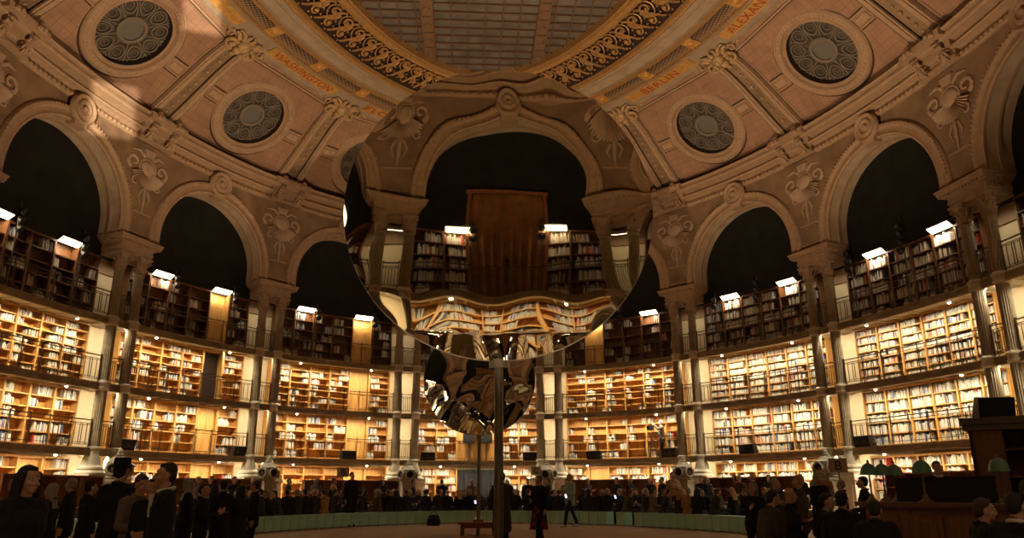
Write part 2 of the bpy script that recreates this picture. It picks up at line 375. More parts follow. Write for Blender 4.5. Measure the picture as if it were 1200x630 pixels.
# ribs between the panels, panel mouldings
def vband(b, s, u0, u1, v0, v1, up, mi=0, n=10):
    rows = []
    for k in range(n+1):
        v = v0+(v1-v0)*k/n; d, z = dome(v); d2, z2 = dome(min(VT, v+.05)); d1, z1 = dome(max(0, v-.05)); L = math.hypot(d2-d1, z2-z1); nd, nz = (z2-z1)/L, -(d2-d1)/L
        row = []
        for u, h in ((u0, -.03), (u0+.03, up), (u1-.03, up), (u1, -.03)): row.append(P(s+u/BAY, d+nd*h, z+nz*h))
        rows.append(row)
    b.grid(rows, mi)
    b.add(rows[0]+rows[-1], [(0, 1, 2, 3), (7, 6, 5, 4)], mi)
for s in [k+.5 for k in range(-8, 8)]:
    b = MB(); V0 = float(_dv[2])+.02; vband(b, s, -.66, -.30, V0, VT, .16); vband(b, s, .30, .66, V0, VT, .16); vband(b, s, -.58, -.38, V0, VT, .21); vband(b, s, .38, .58, V0, VT, .21)
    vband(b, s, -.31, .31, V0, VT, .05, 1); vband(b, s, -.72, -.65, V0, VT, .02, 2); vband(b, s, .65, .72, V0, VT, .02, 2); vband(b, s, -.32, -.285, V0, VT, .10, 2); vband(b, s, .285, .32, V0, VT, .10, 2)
    for k in range(14):
        v = V0+.2+k*.33
        if v < VT-.2: d, z = dome(v); b.ball(P(s, d+.06, z-.06), .09 if k % 2 else .06, 8, 0)
    vband(b, s, -.84, -.76, V0+.1, VT-.35, .05); vband(b, s, .76, .84, V0+.1, VT-.35, .05)
    struct(b.build('trim_rib', [M_stone, M_wallst, M_grooveshade], smooth=30), ('carved dome rib above the '+piername(s)) if abs(s) < 4 else None)
for i in range(-7, 9):
    b = MB(); hw = .5*BAY
    for sg in (-1, 1):
        for (a0, a1, up) in ((2.05, hw-.80, .035),):
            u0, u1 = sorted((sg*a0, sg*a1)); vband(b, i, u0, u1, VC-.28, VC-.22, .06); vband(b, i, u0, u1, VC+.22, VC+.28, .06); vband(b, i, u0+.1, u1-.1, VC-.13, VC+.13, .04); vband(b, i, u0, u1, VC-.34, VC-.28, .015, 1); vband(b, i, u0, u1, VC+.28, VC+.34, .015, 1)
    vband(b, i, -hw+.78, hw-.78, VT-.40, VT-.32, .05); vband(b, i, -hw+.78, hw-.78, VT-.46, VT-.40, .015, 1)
    struct(b.build('trim_panel_moulding', [M_stone, M_grooveshade], smooth=30))

# upper rings: frieze with city names, trellis, grey ring, gilt scroll cove
def ringobj(name, prof, m, label, n=256, smooth=35):
    b = MB(); b.grid(sweep(prof, 0, 16, n, True), close_u=True); return struct(b.build(name, m, smooth=smooth), label)
ringobj('trim_frieze', [(4.15, 18.44), (4.18, 18.36), (4.30, 18.36), (4.36, 18.46), (4.42, 18.50), (5.02, 18.58), (5.06, 18.50), (5.16, 18.50), (5.2, 18.6)], M_grey, 'flat frieze above the dome panels')
ringobj('trim_trellis', [(5.14, 18.58), (5.90, 18.66)], M_lattice, 'dark trellis band around the upper dome')
ringobj('trim_gilt_bead', [(5.12, 18.58), (5.14, 18.52), (5.24, 18.52), (5.26, 18.6)], M_gold, 'gilt bead below the trellis')
ringobj('trim_gilt_edge', [(5.86, 18.64), (5.88, 18.56), (6.0, 18.56), (6.04, 18.66)], M_gold, 'gilt bead above the trellis')
ringobj('trim_ring', [(6.0, 18.66), (6.1, 18.60), (6.25, 18.60), (6.35, 18.68), (6.6, 18.70), (6.7, 18.62), (6.85, 18.62), (6.95, 18.72)], M_grey, 'plain grey ring of the upper dome')
ringobj('trim_gilt_moulding', [(6.92, 18.72), (6.95, 18.62), (7.02, 18.60), (7.08, 18.66), (7.12, 18.60), (7.22, 18.60), (7.26, 18.72)], M_gold, 'gilt moulding below the scrollwork')
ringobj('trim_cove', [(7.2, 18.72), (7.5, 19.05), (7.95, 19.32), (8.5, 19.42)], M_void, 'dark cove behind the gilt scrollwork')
ringobj('trim_gilt_rim', [(8.38, 19.45), (8.40, 19.22), (8.50, 19.18), (8.56, 19.24), (8.62, 19.18), (8.74, 19.20), (8.78, 19.28), (8.86, 19.28), (8.88, 19.62)], M_gold, 'gilt rim around the skylight')
for h2 in range(-16, 16):                      # squares between the trellis panels
    s = h2/2
    if abs(s) > 5: continue
    k = 1/mps(s, 5.5); b = MB()
    def q(u, d, z): return P(s+u*k, d, z)
    b.grid([[q(-.26, 5.2, 18.55), q(-.26, 5.9, 18.60)], [q(.26, 5.2, 18.55), q(.26, 5.9, 18.60)]])
    M = Matrix.Translation(q(0, 5.55, 18.54)); b.lathe([(.19, .05), (.17, -.01), (.12, 0), (.10, -.03), (0, -.06)], 16, 0, M)
    struct(b.build('trim_rosette', M_plate, smooth=40))

def tube_path(fn, n): return [fn(k/n) for k in range(n+1)]
def cove(s, u, t, h=.06):                      # t 0..1 up the cove
    d = 7.25+1.15*t; z = float(np.interp(d, [7.2, 7.5, 7.95, 8.5], [18.72, 19.05, 19.32, 19.42]))
    return P(s+u/mps(s, 7.8), d+.02, z-h-.12*(1-abs(2*t-1)))
for i in range(-4, 5):
    wd = mps(i, 7.8); nsc = 6; uw = wd/nsc; b = MB(); mirr = -1 if i >= 0 else 1
    for k in range(nsc):
        u0 = -wd/2+(k+.5)*uw
        def sp(a0, turns, r0, r1, cu, ct, sgn):
            return [cove(i, u0+mirr*(cu+(r0+(r1-r0)*j/18)*math.cos(a0+sgn*turns*2*PI*j/18)), min(1, max(0, ct+(r0+(r1-r0)*j/18)/1.25*math.sin(a0+sgn*turns*2*PI*j/18)))) for j in range(19)]
        b.tube(sp(-PI/2, 1.25, uw*.36, .05, -.05*uw, .66, 1), .052, 6); b.tube(sp(PI/2, 1.1, uw*.27, .04, .22*uw, .27, 1), .048, 6)
        b.tube([cove(i, u0+mirr*uw*(-.5+q), .12+.75*q*q*(3-2*q)) for q in [j/10 for j in range(11)]], .055, 6)
        for a in range(5):
            t_ = a/5*2*PI; b.ball(cove(i, u0+mirr*(-.05*uw+uw*.42*math.cos(t_)), min(1, max(0, .66+uw*.42/1.25*math.sin(t_)))), .05, 6)
        b.tube(sp(0, .8, uw*.44, uw*.40, -.05*uw, .66, -1), .03, 5)
        for a in range(6): b.ball(cove(i, u0+mirr*(.22*uw+uw*.34*math.cos(a)), min(1, max(0, .27+uw*.34/1.25*math.sin(a)))), .05, 6)
        b.ball(cove(i, u0+mirr*.22*uw, .27), .09, 6); b.ball(cove(i, u0-mirr*.05*uw, .66), .06, 6); b.ball(cove(i, u0+mirr*uw*.48, .1), .05, 6)
    o = b.build('gilt_scrollwork', M_gold, smooth=50); tag(o, 'gilt openwork scroll panel under the skylight rim, '+bayname(i), 'ornament', 'gilt scroll panels', 'thing')
# skylight
gl = [P(16*k/128, 8.75, 19.62) for k in range(128)]
b = MB(); b.add(gl, [tuple(range(128))]); sky = struct(b.build('window_20', M_glassroof, smooth=0), 'oval glass skylight with a grid of bars')
def half_y(x):
    pts = [(p[0], p[1]) for p in gl if p[1] > 0]; pts.sort(); return float(np.interp(x, [p[0] for p in pts], [p[1] for p in pts]))
bx = max(p[0] for p in gl); by = max(p[1] for p in gl)
b = MB(); x = -6.3
while x < 6.4:
    hy = half_y(x); b.box((x, 0, 19.55), (.05, 2*hy, .09)); x += .70
yv = -by+.25
while yv < by:
    pts = sorted([(p[1], p[0]) for p in gl if p[0] > 0]); hx = float(np.interp(yv, [p[0] for p in pts], [p[1] for p in pts])); b.box((0, yv, 19.56), (2*hx, .045, .06)); yv += .55
b.build('glazing_bar', M_bar, sky, 0)
for x in (-2.35, 2.35):
    b = MB(); hy = half_y(x); b.box((x, 0, 19.50), (.40, 2*hy, .08)); b.box((x-.21, 0, 19.48), (.05, 2*hy, .14)); b.box((x+.21, 0, 19.48), (.05, 2*hy, .14))
    yv = -hy+.5
    while yv < hy:
        b.box((x, yv+.55, 19.46), (.5, .16, .12)); b.lathe([(.15, .02), (.13, -.03), (.06, -.02), (0, -.05)], 12, 0, Matrix.Translation((x, yv, 19.44))); yv += 1.1
    b.build('roof_beam', mat('beam_ornament', (.15, .085, .045), .6), sky, 30)

# city names
CITY = {-2: 'WASHINGTON', -1: 'FLORENCE', 2: 'BERLIN', 3: 'ALEXANDRIE'}
for i in (-4, -3, -2, -1, 0, 1, 2, 3, 4):
    b = MB(); rows = []
    for k in range(13):
        s = i+(-.34+.68*k/12); rows.append([P(s, 4.47, 18.46), P(s, 4.49, 18.47), P(s, 4.97, 18.53), P(s, 4.99, 18.55)])
    b.grid(rows)
    o = b.build('name_plate', M_plate, smooth=30)
    lab = 'gilt plate lettered %s in red on the frieze' % CITY[i] if i in CITY else 'gilt plate on the frieze above the dome panel, '+bayname(i)
    tag(o, lab, 'name plate', 'gilt plates on the frieze', 'thing')
    if i in CITY:
        cu = bpy.data.curves.new('t', 'FONT'); cu.body = CITY[i]; cu.size = .56; cu.align_x = 'CENTER'; cu.space_character = 1.12; to = bpy.data.objects.new('t', cu); COL.objects.link(to)
        bpy.context.view_layer.update(); me = bpy.data.meshes.new_from_object(to.evaluated_get(bpy.context.evaluated_depsgraph_get())); bpy.data.objects.remove(to)
        ww = max(v.co.x for v in me.vertices)*2; sc_ = min(1.12, 3.3/ww)
        for v in me.vertices:
            x, y = v.co.x*sc_, v.co.y; d = 4.54+y; v.co = P(i+x/mps(i, 4.75), d, 18.455+.07*(d-4.47)/.5)
        me.materials.clear(); me.materials.append(M_red); link(me, 'lettering', o)
# ------------------------------------------------------------------ ornaments fixed to the shell
# corbels on the rib tops: built in the plane of the dome (x along, y up the slope, z into the room)
b = MB(); b.ball((0, .02, .16), (.26, .24, .22), 14); b.ball((0, -.26, .12), (.16, .24, .14), 12); b.ball((0, -.48, .10), (.09, .14, .08), 8); b.ball((0, .02, .36), (.10, .12, .08), 8)
for sg in (-1, 1):
    q = [(sg*(.44+(.24-.011*j)*math.cos(2.2-j*.45)), -.20+(.24-.011*j)*math.sin(2.2-j*.45), .16) for j in range(16)]; b.tube(q, [.085-.0035*j for j in range(16)], 7)
    b.ball((sg*.44, -.20, .18), .09, 8)
    q = [(sg*(.36+.30*t), .14+.16*math.sin(t*2.2), .12) for t in [k/8 for k in range(9)]]; b.tube(q, [.10, .10, .09, .085, .08, .07, .06, .05, .04], 7)
    q = [(sg*(.74+(.15-.009*j)*math.cos(1.6-j*.5)), .10+(.15-.009*j)*math.sin(1.6-j*.5), .12) for j in range(13)]; b.tube(q, [.055-.003*j for j in range(13)], 6)
    b.tube([(sg*.2, .2, .14), (sg*.34, .38, .16), (sg*.52, .44, .10), (sg*.58, .36, .08)], [.09, .07, .05, .02], 6); b.tube([(sg*.22, -.34, .1), (sg*.36, -.56, .12), (sg*.30, -.70, .06)], [.08, .06, .02], 6)
    b.tube([(sg*.10, .24, .12), (sg*.12, .44, .14), (sg*.04, .52, .08)], [.08, .06, .02], 6)
    for k in range(4): b.ball((sg*(.9+.08*k), .16+.05*math.sin(k*2), .06), (.07, .06, .05), 6)
b.box((0, -.05, .02), (.9, .5, .08))
cm_ = b.mesh('corbel_block', mat('corbel_gilt', (.46, .30, .14), .6, .15, noise=.35, nscale=6))
for s in [k+.5 for k in range(-5, 5)]:
    d, z = dome(VT-.12); d2, z2 = dome(VT-.22); L = math.hypot(d-d2, z-z2); M = LM(s, d, z-.05); X = M.col[0].to_3d(); out = M.col[1].to_3d(); upv = -out*((d-d2)/L)+Vector((0, 0, 1))*((z-z2)/L)
    o = link(cm_, 'carved_corbel'); o.matrix_world = Matrix.Translation(M.translation) @ Matrix((X, upv, X.cross(upv))).transposed().to_4x4() @ Matrix.Diagonal((1.15, 1.1, 1.1, 1))
    tag(o, 'gilt scrolled corbel on the dome rib over the '+piername(s), 'corbel', 'corbels at the dome ribs', 'thing')
# console brackets across the cornice
b = MB(); b.box((0, -.50, .79), (1.9, 1.0, .22)); b.box((0, -.42, .93), (1.96, 1.08, .06)); b.box((0, -.28, .50), (1.7, .56, .22)); b.box((0, -.16, .26), (1.55, .36, .30)); b.box((0, -.22, .04), (1.7, .44, .12))
jb = MB()
for sg in (1,):
    q = [(sg*.52, -.66-(.22-.010*j)*math.cos(j*.45), .50+(.22-.010*j)*math.sin(j*.45)) for j in range(16)]
    for ox in (-.09, 0, .09): jb.tube([(p[0]+ox, p[1], p[2]) for p in q], .045, 6)
    q = [(sg*.52, -.44-(.14-.006*j)*math.cos(-j*.45), .12+(.14-.006*j)*math.sin(-j*.45)) for j in range(14)]
    for ox in (-.07, .0, .07): jb.tube([(p[0]+ox, p[1], p[2]) for p in q], .035, 6)
    for a in (-.5, 0, .5): jb.tube([(sg*.52+a*.1, -.60, .34), (sg*.52+a*.3, -.62, .18), (sg*.52+a*.36, -.52, .02)], [.06, .05, .015], 6)
    jb.ball((sg*.52, -1.0, .84), (.20, .12, .13), 8); jb.ball((sg*.52, -1.1, .80), .09, 8); jb.ball((sg*.70, -1.0, .78), .08, 6); jb.ball((sg*.34, -1.0, .78), .08, 6); jb.ball((sg*.52, -.95, 1.0), (.12, .10, .10), 8)
bm_, jm_ = b.mesh('bracket_block', M_stone), jb.mesh('scroll_console', M_stone)
for s in PIERS:
    o = empty('cornice_bracket', LM(s, .05, 14.50), 'double scrolled bracket across the cornice over the '+piername(s), 'bracket', 'cornice brackets'); link(bm_, 'block', o); link(jm_, 'scroll_console', o); link(jm_, 'scroll_console', o, Matrix.Diagonal((-1, 1, 1, 1)))
# keystone bosses
b = MB(); b.lathe([(.50, 0), (.50, .10), (.46, .16), (.40, .14), (.36, .10), (.31, .10), (.28, .17), (.22, .17), (.18, .11), (.11, .11), (.09, .18), (.05, .21), (0, .22)], 32)
kb = MB(); kb.box((0, .10, -.45), (.5, .3, .30), taper=1.15)
me1, me2 = b.mesh('boss', M_stone), kb.mesh('keystone', M_stone)
for i in BAYS:
    o = empty('keystone_medallion', LM(i, .34, 14.2) @ Matrix.Diagonal((1.12, 1.12, 1.12, 1)), 'round ringed boss on the arch crown, '+bayname(i), 'medallion', 'arch crown bosses')
    link(me1, 'boss', o, Matrix.Rotation(PI/2, 4, 'X')); link(me2, 'keystone', o)
# shell reliefs on the spandrels
b = MB(); rows = []
for k in range(37):
    a = math.radians(200+140*k/36); rr = .62*(1+.07*math.cos(k*PI)); row = []
    for q in range(7):
        r = .10+(rr-.10)*q/6; row.append((r*math.cos(a), -.05-.20*math.sin(PI*min(q/6, .999)*.8)*(1+.3*math.cos(k*PI)), r*math.sin(a)+.05))
    rows.append(row)
b.grid(rows)
b.ball((0, -.10, .12), (.27, .16, .25), 14); b.lathe([(.33, -.02), (.33, .08), (.28, .1), (.25, .03)], 20, 0, Matrix.Translation((0, 0, .12)) @ Matrix.Rotation(PI/2, 4, 'X'))
for sg in (-1, 1):
    q = [(sg*(.52+(.24-.013*j)*math.cos(-1.2+j*.45)), -.09, .18+(.24-.013*j)*math.sin(-1.2+j*.45)) for j in range(15)]; b.tube(q, [.07-.003*j for j in range(15)], 6)
    q = [(sg*(.40+(.16-.008*j)*math.cos(2.5-j*.45)), -.09, -.42+(.16-.008*j)*math.sin(2.5-j*.45)) for j in range(14)]; b.tube(q, [.05-.002*j for j in range(14)], 6)
    b.tube([(sg*.15, -.08, .45), (sg*.35, -.1, .60), (sg*.62, -.08, .56)], [.06, .05, .02], 6); b.tube([(sg*.10, -.06, -.6), (sg*.2, -.07, -.85), (sg*.12, -.05, -1.1)], [.05, .035, .015], 6)
b.tube([(0, -.07, -.55), (0, -.08, -1.0), (0, -.05, -1.35)], [.06, .05, .02], 6); b.box((0, -.07, .62), (.3, .16, .22), taper=1.3)
sm_ = b.mesh('shell_carving', mat('relief_stone', (.42, .29, .19), .8, noise=.25, nscale=4))
for s in PIERS:
    o = link(sm_, 'shell_relief'); o.matrix_world = LM(s, .14, 13.35) @ Matrix.Diagonal((1.35, .6, 1.25, 1)); tag(o, 'carved scallop shell relief on the spandrel over the '+piername(s), 'relief', 'spandrel shells', 'thing')
    b = MB(); 
    for (c, d) in (((0, -.02, 1.1), (.95, .05, .05)), ((0, -.02, .25), (1.5, .06, .06)), ((-.6, -.02, .66), (.05, .05, .8)), ((.6, -.02, .66), (.05, .05, .8))): b.box(c, d)
    o = b.build('trim_spandrel', M_stone, smooth=0); o.matrix_world = LM(s, .15, CAP); struct(o)

# entablature blocks on the piers
b = MB()
def slab(z0, z1, hw, df, db=-1.15): b.box((0, (-df-db)/2, (z0+z1)/2), (2*hw, df-db, z1-z0))
slab(9.92, 10.02, .74, .24); slab(10.02, 10.10, .78, .28); slab(10.10, 10.25, .76, .26); slab(10.25, 10.29, .84, .34); slab(10.37, 10.46, 1.00, .46); slab(10.46, 10.50, 1.03, .49); slab(10.50, CAP, 1.05, .50); slab(10.29, 10.37, .85, .35)
b2 = MB()
for k in range(16): b2.box((-.93+k*.124, -.39, 10.335), (.07, .09, .075))
for sg in (-1, 1):
    for k in range(12): b2.box((sg*.90, -.3+k*.12, 10.335), (.09, .07, .075))
    for k in range(7): b2.box((sg*.775, -.15+k*.09, 10.175), (.04, .05, .13))
b3 = MB(); b3.box((0, .55, 9.86), (1.5, 1.1, .1)); b3.box((0, 1.1, 9.6), (1.55, .12, .7))
e1, e2, e3 = b.mesh('entablature_block', M_stone, 0), b2.mesh('dentil_course', M_stone, 0), b3.mesh('bracket', M_stone, 0)
for s in PIERS:
    o = empty('entablature', LM(s, 0, 0), 'stone entablature block carrying the arches on the '+piername(s), 'entablature', 'pier entablatures')
    link(e1, 'block', o); link(e2, 'dentil_course', o); link(e3, 'bracket', o)

# columns
sh = MB(); n = 40
def shaft(z0, z1, r0, r1):
    rows = []
    for k in range(9):
        z = z0+(z1-z0)*k/8; r = r0+(r1-r0)*k/8; rows.append([(r*(1-.13*(j % 2))*math.cos(2*PI*j/n), r*(1-.13*(j % 2))*math.sin(2*PI*j/n), z) for j in range(n)])
    sh.grid(rows, close_v=True)
shaft(2.75, G[2]-.1, .20, .195); shaft(G[2], G[3]-.1, .20, .19); shaft(G[3], 9.22, .19, .175)
co = MB(); co.lathe([(.19, -.26), (.22, -.22), (.25, -.20), (.25, -.15), (.21, -.13), (.23, -.02), (.27, 0), (.27, .05), (.22, .08), (.20, .12)], 24)
ca = MB(); ca.lathe([(.175, 9.2), (.205, 9.22), (.205, 9.27), (.175, 9.29), (.175, 9.4), (.19, 9.65), (.25, 9.80), (.27, 9.84)], 24)
for tier, (z0, h, nl, r0, ro) in enumerate(((9.30, .26, 8, .18, .10), (9.42, .32, 8, .18, .14))):
    for k in range(nl):
        a = 2*PI*(k+.5*tier)/nl; c, s_ = math.cos(a), math.sin(a); rows = []
        for q in range(6):
            t = q/5; rr = r0+ro*t**2.2; z = z0+h*(t if t < .85 else .85-(t-.85)*.8); wd = .075*(1-.55*t)
            rows.append([((rr+e)*c-wd*f*s_, (rr+e)*s_+wd*f*c, z) for f, e in ((-1, 0), (0, .035), (1, 0))])
        ca.grid(rows)
for k in range(4):
    a = PI/4+k*PI/2; c, s_ = math.cos(a), math.sin(a)
    q = [((.30+(.085-.004*j)*math.cos(PI-j*.5))*c, (.30+(.085-.004*j)*math.cos(PI-j*.5))*s_, 9.73+(.085-.004*j)*math.sin(PI-j*.5)) for j in range(14)]; ca.tube(q, [.034-.0012*j for j in range(14)], 6)
    ca.tube([(.19*c, .19*s_, 9.5), (.22*c, .22*s_, 9.68), (.3*c, .3*s_, 9.8)], .025, 5)
ab = MB(); ab.box((0, 0, 9.88), (.60, .60, .08)); ab.box((0, 0, 9.83), (.52, .52, .04))
for a in range(4): ab.ball((.29*math.cos(a*PI/2), .29*math.sin(a*PI/2), 9.86), .06, 8)
ba = MB(); ba.lathe([(.21, 2.78), (.25, 2.74), (.25, 2.68), (.20, 2.62), (.22, 2.50), (.27, 2.40), (.30, 2.30), (.31, 2.15), (.33, 2.12), (.40, 2.08), (.42, 2.02), (.40, 1.97), (.44, 1.94), (.47, 1.88), (.46, 1.83)], 32)
ba.box((0, 0, 1.79), (.94, .94, .09))
pe = MB(); pe.box((0, 0, .85), (.86, .86, 1.5)); pe.box((0, 0, .12), (1.0, 1.0, .24)); pe.box((0, 0, 1.62), (.96, .96, .08)); pe.box((0, 0, 1.70), (1.0, 1.0, .09))
for k in range(7):
    for sx, sy in ((1, 0), (-1, 0), (0, 1), (0, -1)): pe.box((sx*.45+(0 if sx else -.36+k*.12), sy*.45+(0 if sy else -.36+k*.12), 1.55), (.06, .06, .06))
pe.box((0, -.43, .85), (.6, .04, 1.1))
sm1, cm1, cap1, ab1, ba1, pe1 = sh.mesh('shaft', M_ironlt, 0), co.mesh('collar', M_collar), ca.mesh('capital', M_stone, 60), ab.mesh('abacus', M_stone), ba.mesh('base', M_base), pe.mesh('pedestal', M_white, 0)
for s in PIERS:
    for sg in (-1, 1):
        near = 'inner' if (sg < 0) == (s > 0) else 'outer'
        if abs(s) > 5: near = ('inner' if near == 'outer' else 'outer')
        o = empty('column', LM(s+sg*.48/BAY, 0, 0), '%s fluted iron column of the pair on the %s' % (near, piername(s)), 'column', 'paired columns', 'thing')
        link(sm1, 'shaft', o)
        for lv in (2, 3): link(cm1, 'collar', o, Matrix.Translation((0, 0, G[lv])))
        c_ = link(cap1, 'capital', o); link(ab1, 'abacus', c_); link(ba1, 'base', o); link(pe1, 'pedestal', o)

# hot-air vents at the foot of each pier
b = MB(); b.box((0, 0, .85), (.62, .55, 1.5)); b.box((0, 0, .1), (.8, .7, .2)); b.box((0, 0, 1.63), (.7, .62, .09))
h = MB(); h.ball((0, 0, 2.02), (.42, .36, .44), 18); h.lathe([(.30, 1.66), (.36, 1.72), (.33, 1.80)], 18); h.lathe([(.36, 2.25), (.20, 2.38), (.10, 2.44), (.12, 2.50), (.08, 2.56), (.09, 2.60), (.04, 2.68), (0, 2.74)], 16)
for k in range(16):
    a = 2*PI*k/16; h.tube([(.42*math.cos(a)*math.sin(t), .36*math.sin(a)*math.sin(t), 2.02+.45*math.cos(t)) for t in (.3, .7, 1.1, 1.5, 1.9, 2.3)], .018, 4)
mo = MB(); hol = MB()
for ang in (-PI/2, -PI/2+1.15, -PI/2-1.15, PI, 0):
    M = Matrix.Rotation(ang, 4, 'Z') @ Matrix.Translation((.30, 0, 2.02)) @ Matrix.Rotation(PI/2, 4, 'Y')
    if abs(ang+PI/2) in (0,) or True:
        mo.lathe([(.14, -.02), (.16, .05), (.19, .10), (.21, .15), (.21, .18), (.17, .18), (.15, .10), (.13, .08)], 20, 0, M); hol.lathe([(.16, .12), (0, .10)], 20, 0, M)
    if ang == -PI/2-1.15: break
v1, v2, v3, v4 = b.mesh('pedestal', M_vent, 0), h.mesh('dome_head', M_vent), mo.mesh('vent_mouth', M_vent), hol.mesh('opening', M_void)
for s in PIERS:
    if abs(s) > 5: continue
    o = empty('stone_vent', LM(s, .75, 0), 'domed vent with round mouths on a pedestal before the '+piername(s), 'vent', 'vents at the foot of the piers')
    link(v1, 'pedestal', o); hd = link(v2, 'dome_head', o); link(v3, 'vent_mouth', o); link(v4, 'opening', hd)
# ------------------------------------------------------------------ galleries: railings, bookcases, books, doors, lamps
def railing(M, L, ends, label, group):
    o = empty('iron_railing', M, label, 'railing', group)
    b = MB(); b.box((0, 0, .98), (L, .05, .03)); b.build('top_rail', M_iron, o, 0)
    b = MB(); b.box((0, 0, .86), (L, .02, .02)); b.box((0, 0, .14), (L, .02, .02)); b.build('lower_rail', M_iron, o, 0)
    n = max(1, round(L/.95)); st = L/n; pm_ = MB().box((0, 0, .5), (.026, .026, 1.0)).ball((0, 0, 1.02), .03, 8).mesh('post', M_iron, 40)
    for k in range(n+1): link(pm_, 'post', o, Matrix.Translation((-L/2+k*st, 0, 0)))
    b = MB()
    for k in range(n):
        xc = -L/2+(k+.5)*st; full = ends and (k in (0, n-1))
        if full:
            for dx in (-.30, .30): b.box((xc+dx*st, 0, .5), (.018, .018, .72))
            for dx in (-.05, .05): b.box((xc+dx, 0, .5), (.02, .02, .60))
            for z in (.80, .20): b.box((xc, 0, z), (st*.6, .018, .018))
            for dx in (-.40, 0, .40):
                for z in (.83, .17): b.tube([(xc+dx*st+.035*math.cos(t), 0, z+.035*math.sin(t)) for t in [2*PI*j/8 for j in range(8)]], .009, 4, closed=True)
        else:
            for dx in (-.06, .06): b.box((xc+dx*0+st*.5-.06 if dx > 0 else xc-st*.5+.06, 0, .5), (.014, .014, .72))
    b.build('infill_bars', M_iron, o, 0)
LVN = ['ground floor', 'lowest gallery', 'middle gallery', 'top gallery']
def straight(s0, s1, d):
    a, c = Vector(P(s0, d, 0)), Vector(P(s1, d, 0)); m = (a+c)/2; x = (c-a).normalized(); y = Vector((-x.y, x.x, 0))
    return Matrix(((x.x, y.x, 0, m.x), (x.y, y.y, 0, m.y), (0, 0, 1, 0), (0, 0, 0, 1))), (c-a).length
g2 = .48/BAY
for i in BAYS:
    for lv in (1, 2, 3):
        if abs(i) > 5 and lv < 2: continue
        for part, (a0, a1) in enumerate(((-.5+g2+.03, -.167), (-.167, .167), (.167, .5-g2-.03))):
            M, L = straight(i+a0, i+a1, .0); railing(Matrix.Translation((0, 0, G[lv])) @ M, L, part != 1, 'iron railing on the %s, %s, %s section' % (LVN[lv], bayname(i), ('left', 'middle', 'right')[part]), 'gallery railings')
for s in PIERS:
    for lv in (1, 2, 3):
        if abs(s) > 5 and lv < 2: continue
        M, L = straight(s-g2+.03, s+g2-.03, .0); railing(Matrix.Translation((0, 0, G[lv])) @ M, L, True, 'short railing between the columns, %s, %s' % (LVN[lv], piername(s)), 'railings between the columns')

HT = [2.42, 2.10, 2.20, 2.42]; ROWS = [6, 5, 7, 5]; UD = .32
NU = 6; US = .81/NU
_case = {}
def case_meshes(lv, lit):
    key = (lv, lit)
    if key in _case: return _case[key]
    H_ = HT[lv]; b = MB(); wood = M_oakd if lv == 3 else M_oak
    for sg in (-1, 1): b.box((sg*.485, 0, H_/2), (.03, UD, H_)); b.box((sg*.487, -UD/2-.01, H_/2), (.05, .03, H_))
    b.box((0, UD/2-.01, H_/2), (.95, .02, H_)); b.box((0, 0, .05), (.95, UD-.02, .10))
    if not lit: b.box((0, 0, H_-.02), (.95, UD, .04)); b.box((0, -UD/2-.02, H_-.03), (1.0, .05, .08))
    sf = MB().box((0, .0, 0), (.94, UD-.02, .026)).box((0, -UD/2+.01, -.005), (.94, .02, .04)).mesh('shelf', wood, 0)
    _case[key] = (b.mesh('carcass', wood, 0), sf); return _case[key]
def unit_frame(i, k, d=-.92):
    s0 = i+(k-NU/2)*US; M, L = straight(s0, s0+US, d); return M, L
DOORS = {(-1, 4, 1): 'closed', (-1, 4, 2): 'closed', (-1, 4, 0): 'closed', (-2, 4, 1): 'closed', (-2, 4, 2): 'open', (1, 1, 0): 'closed', (-2, 4, 0): 'closed', (-3, 4, 0): 'closed',
         (0, 2, 1): 'closed', (0, 3, 1): 'closed', (0, 2, 2): 'closed', (0, 3, 2): 'closed'}
LITN = (1, 4)
BCOL = [(.62, .58, .48), (.70, .67, .60), (.48, .43, .33), (.55, .53, .51), (.30, .26, .22), (.50, .07, .05), (.10, .16, .38), (.62, .24, .05), (.06, .05, .05), (.30, .36, .30), (.55, .42, .25)]
BM = [mat('book_cloth_%d' % k, c, .6, noise=.15, nscale=20) for k, c in enumerate(BCOL)]
BNAME = ['cream', 'white', 'buff', 'pale grey', 'dark grey', 'red', 'blue', 'orange', 'black', 'green-grey', 'tan']
BW = [20, 24, 12, 10, 5, 4, 4, 3, 6, 3, 6]
allbooks = []   # (screen area, matrix, w, d, h, colour, label, group)
dn = 0
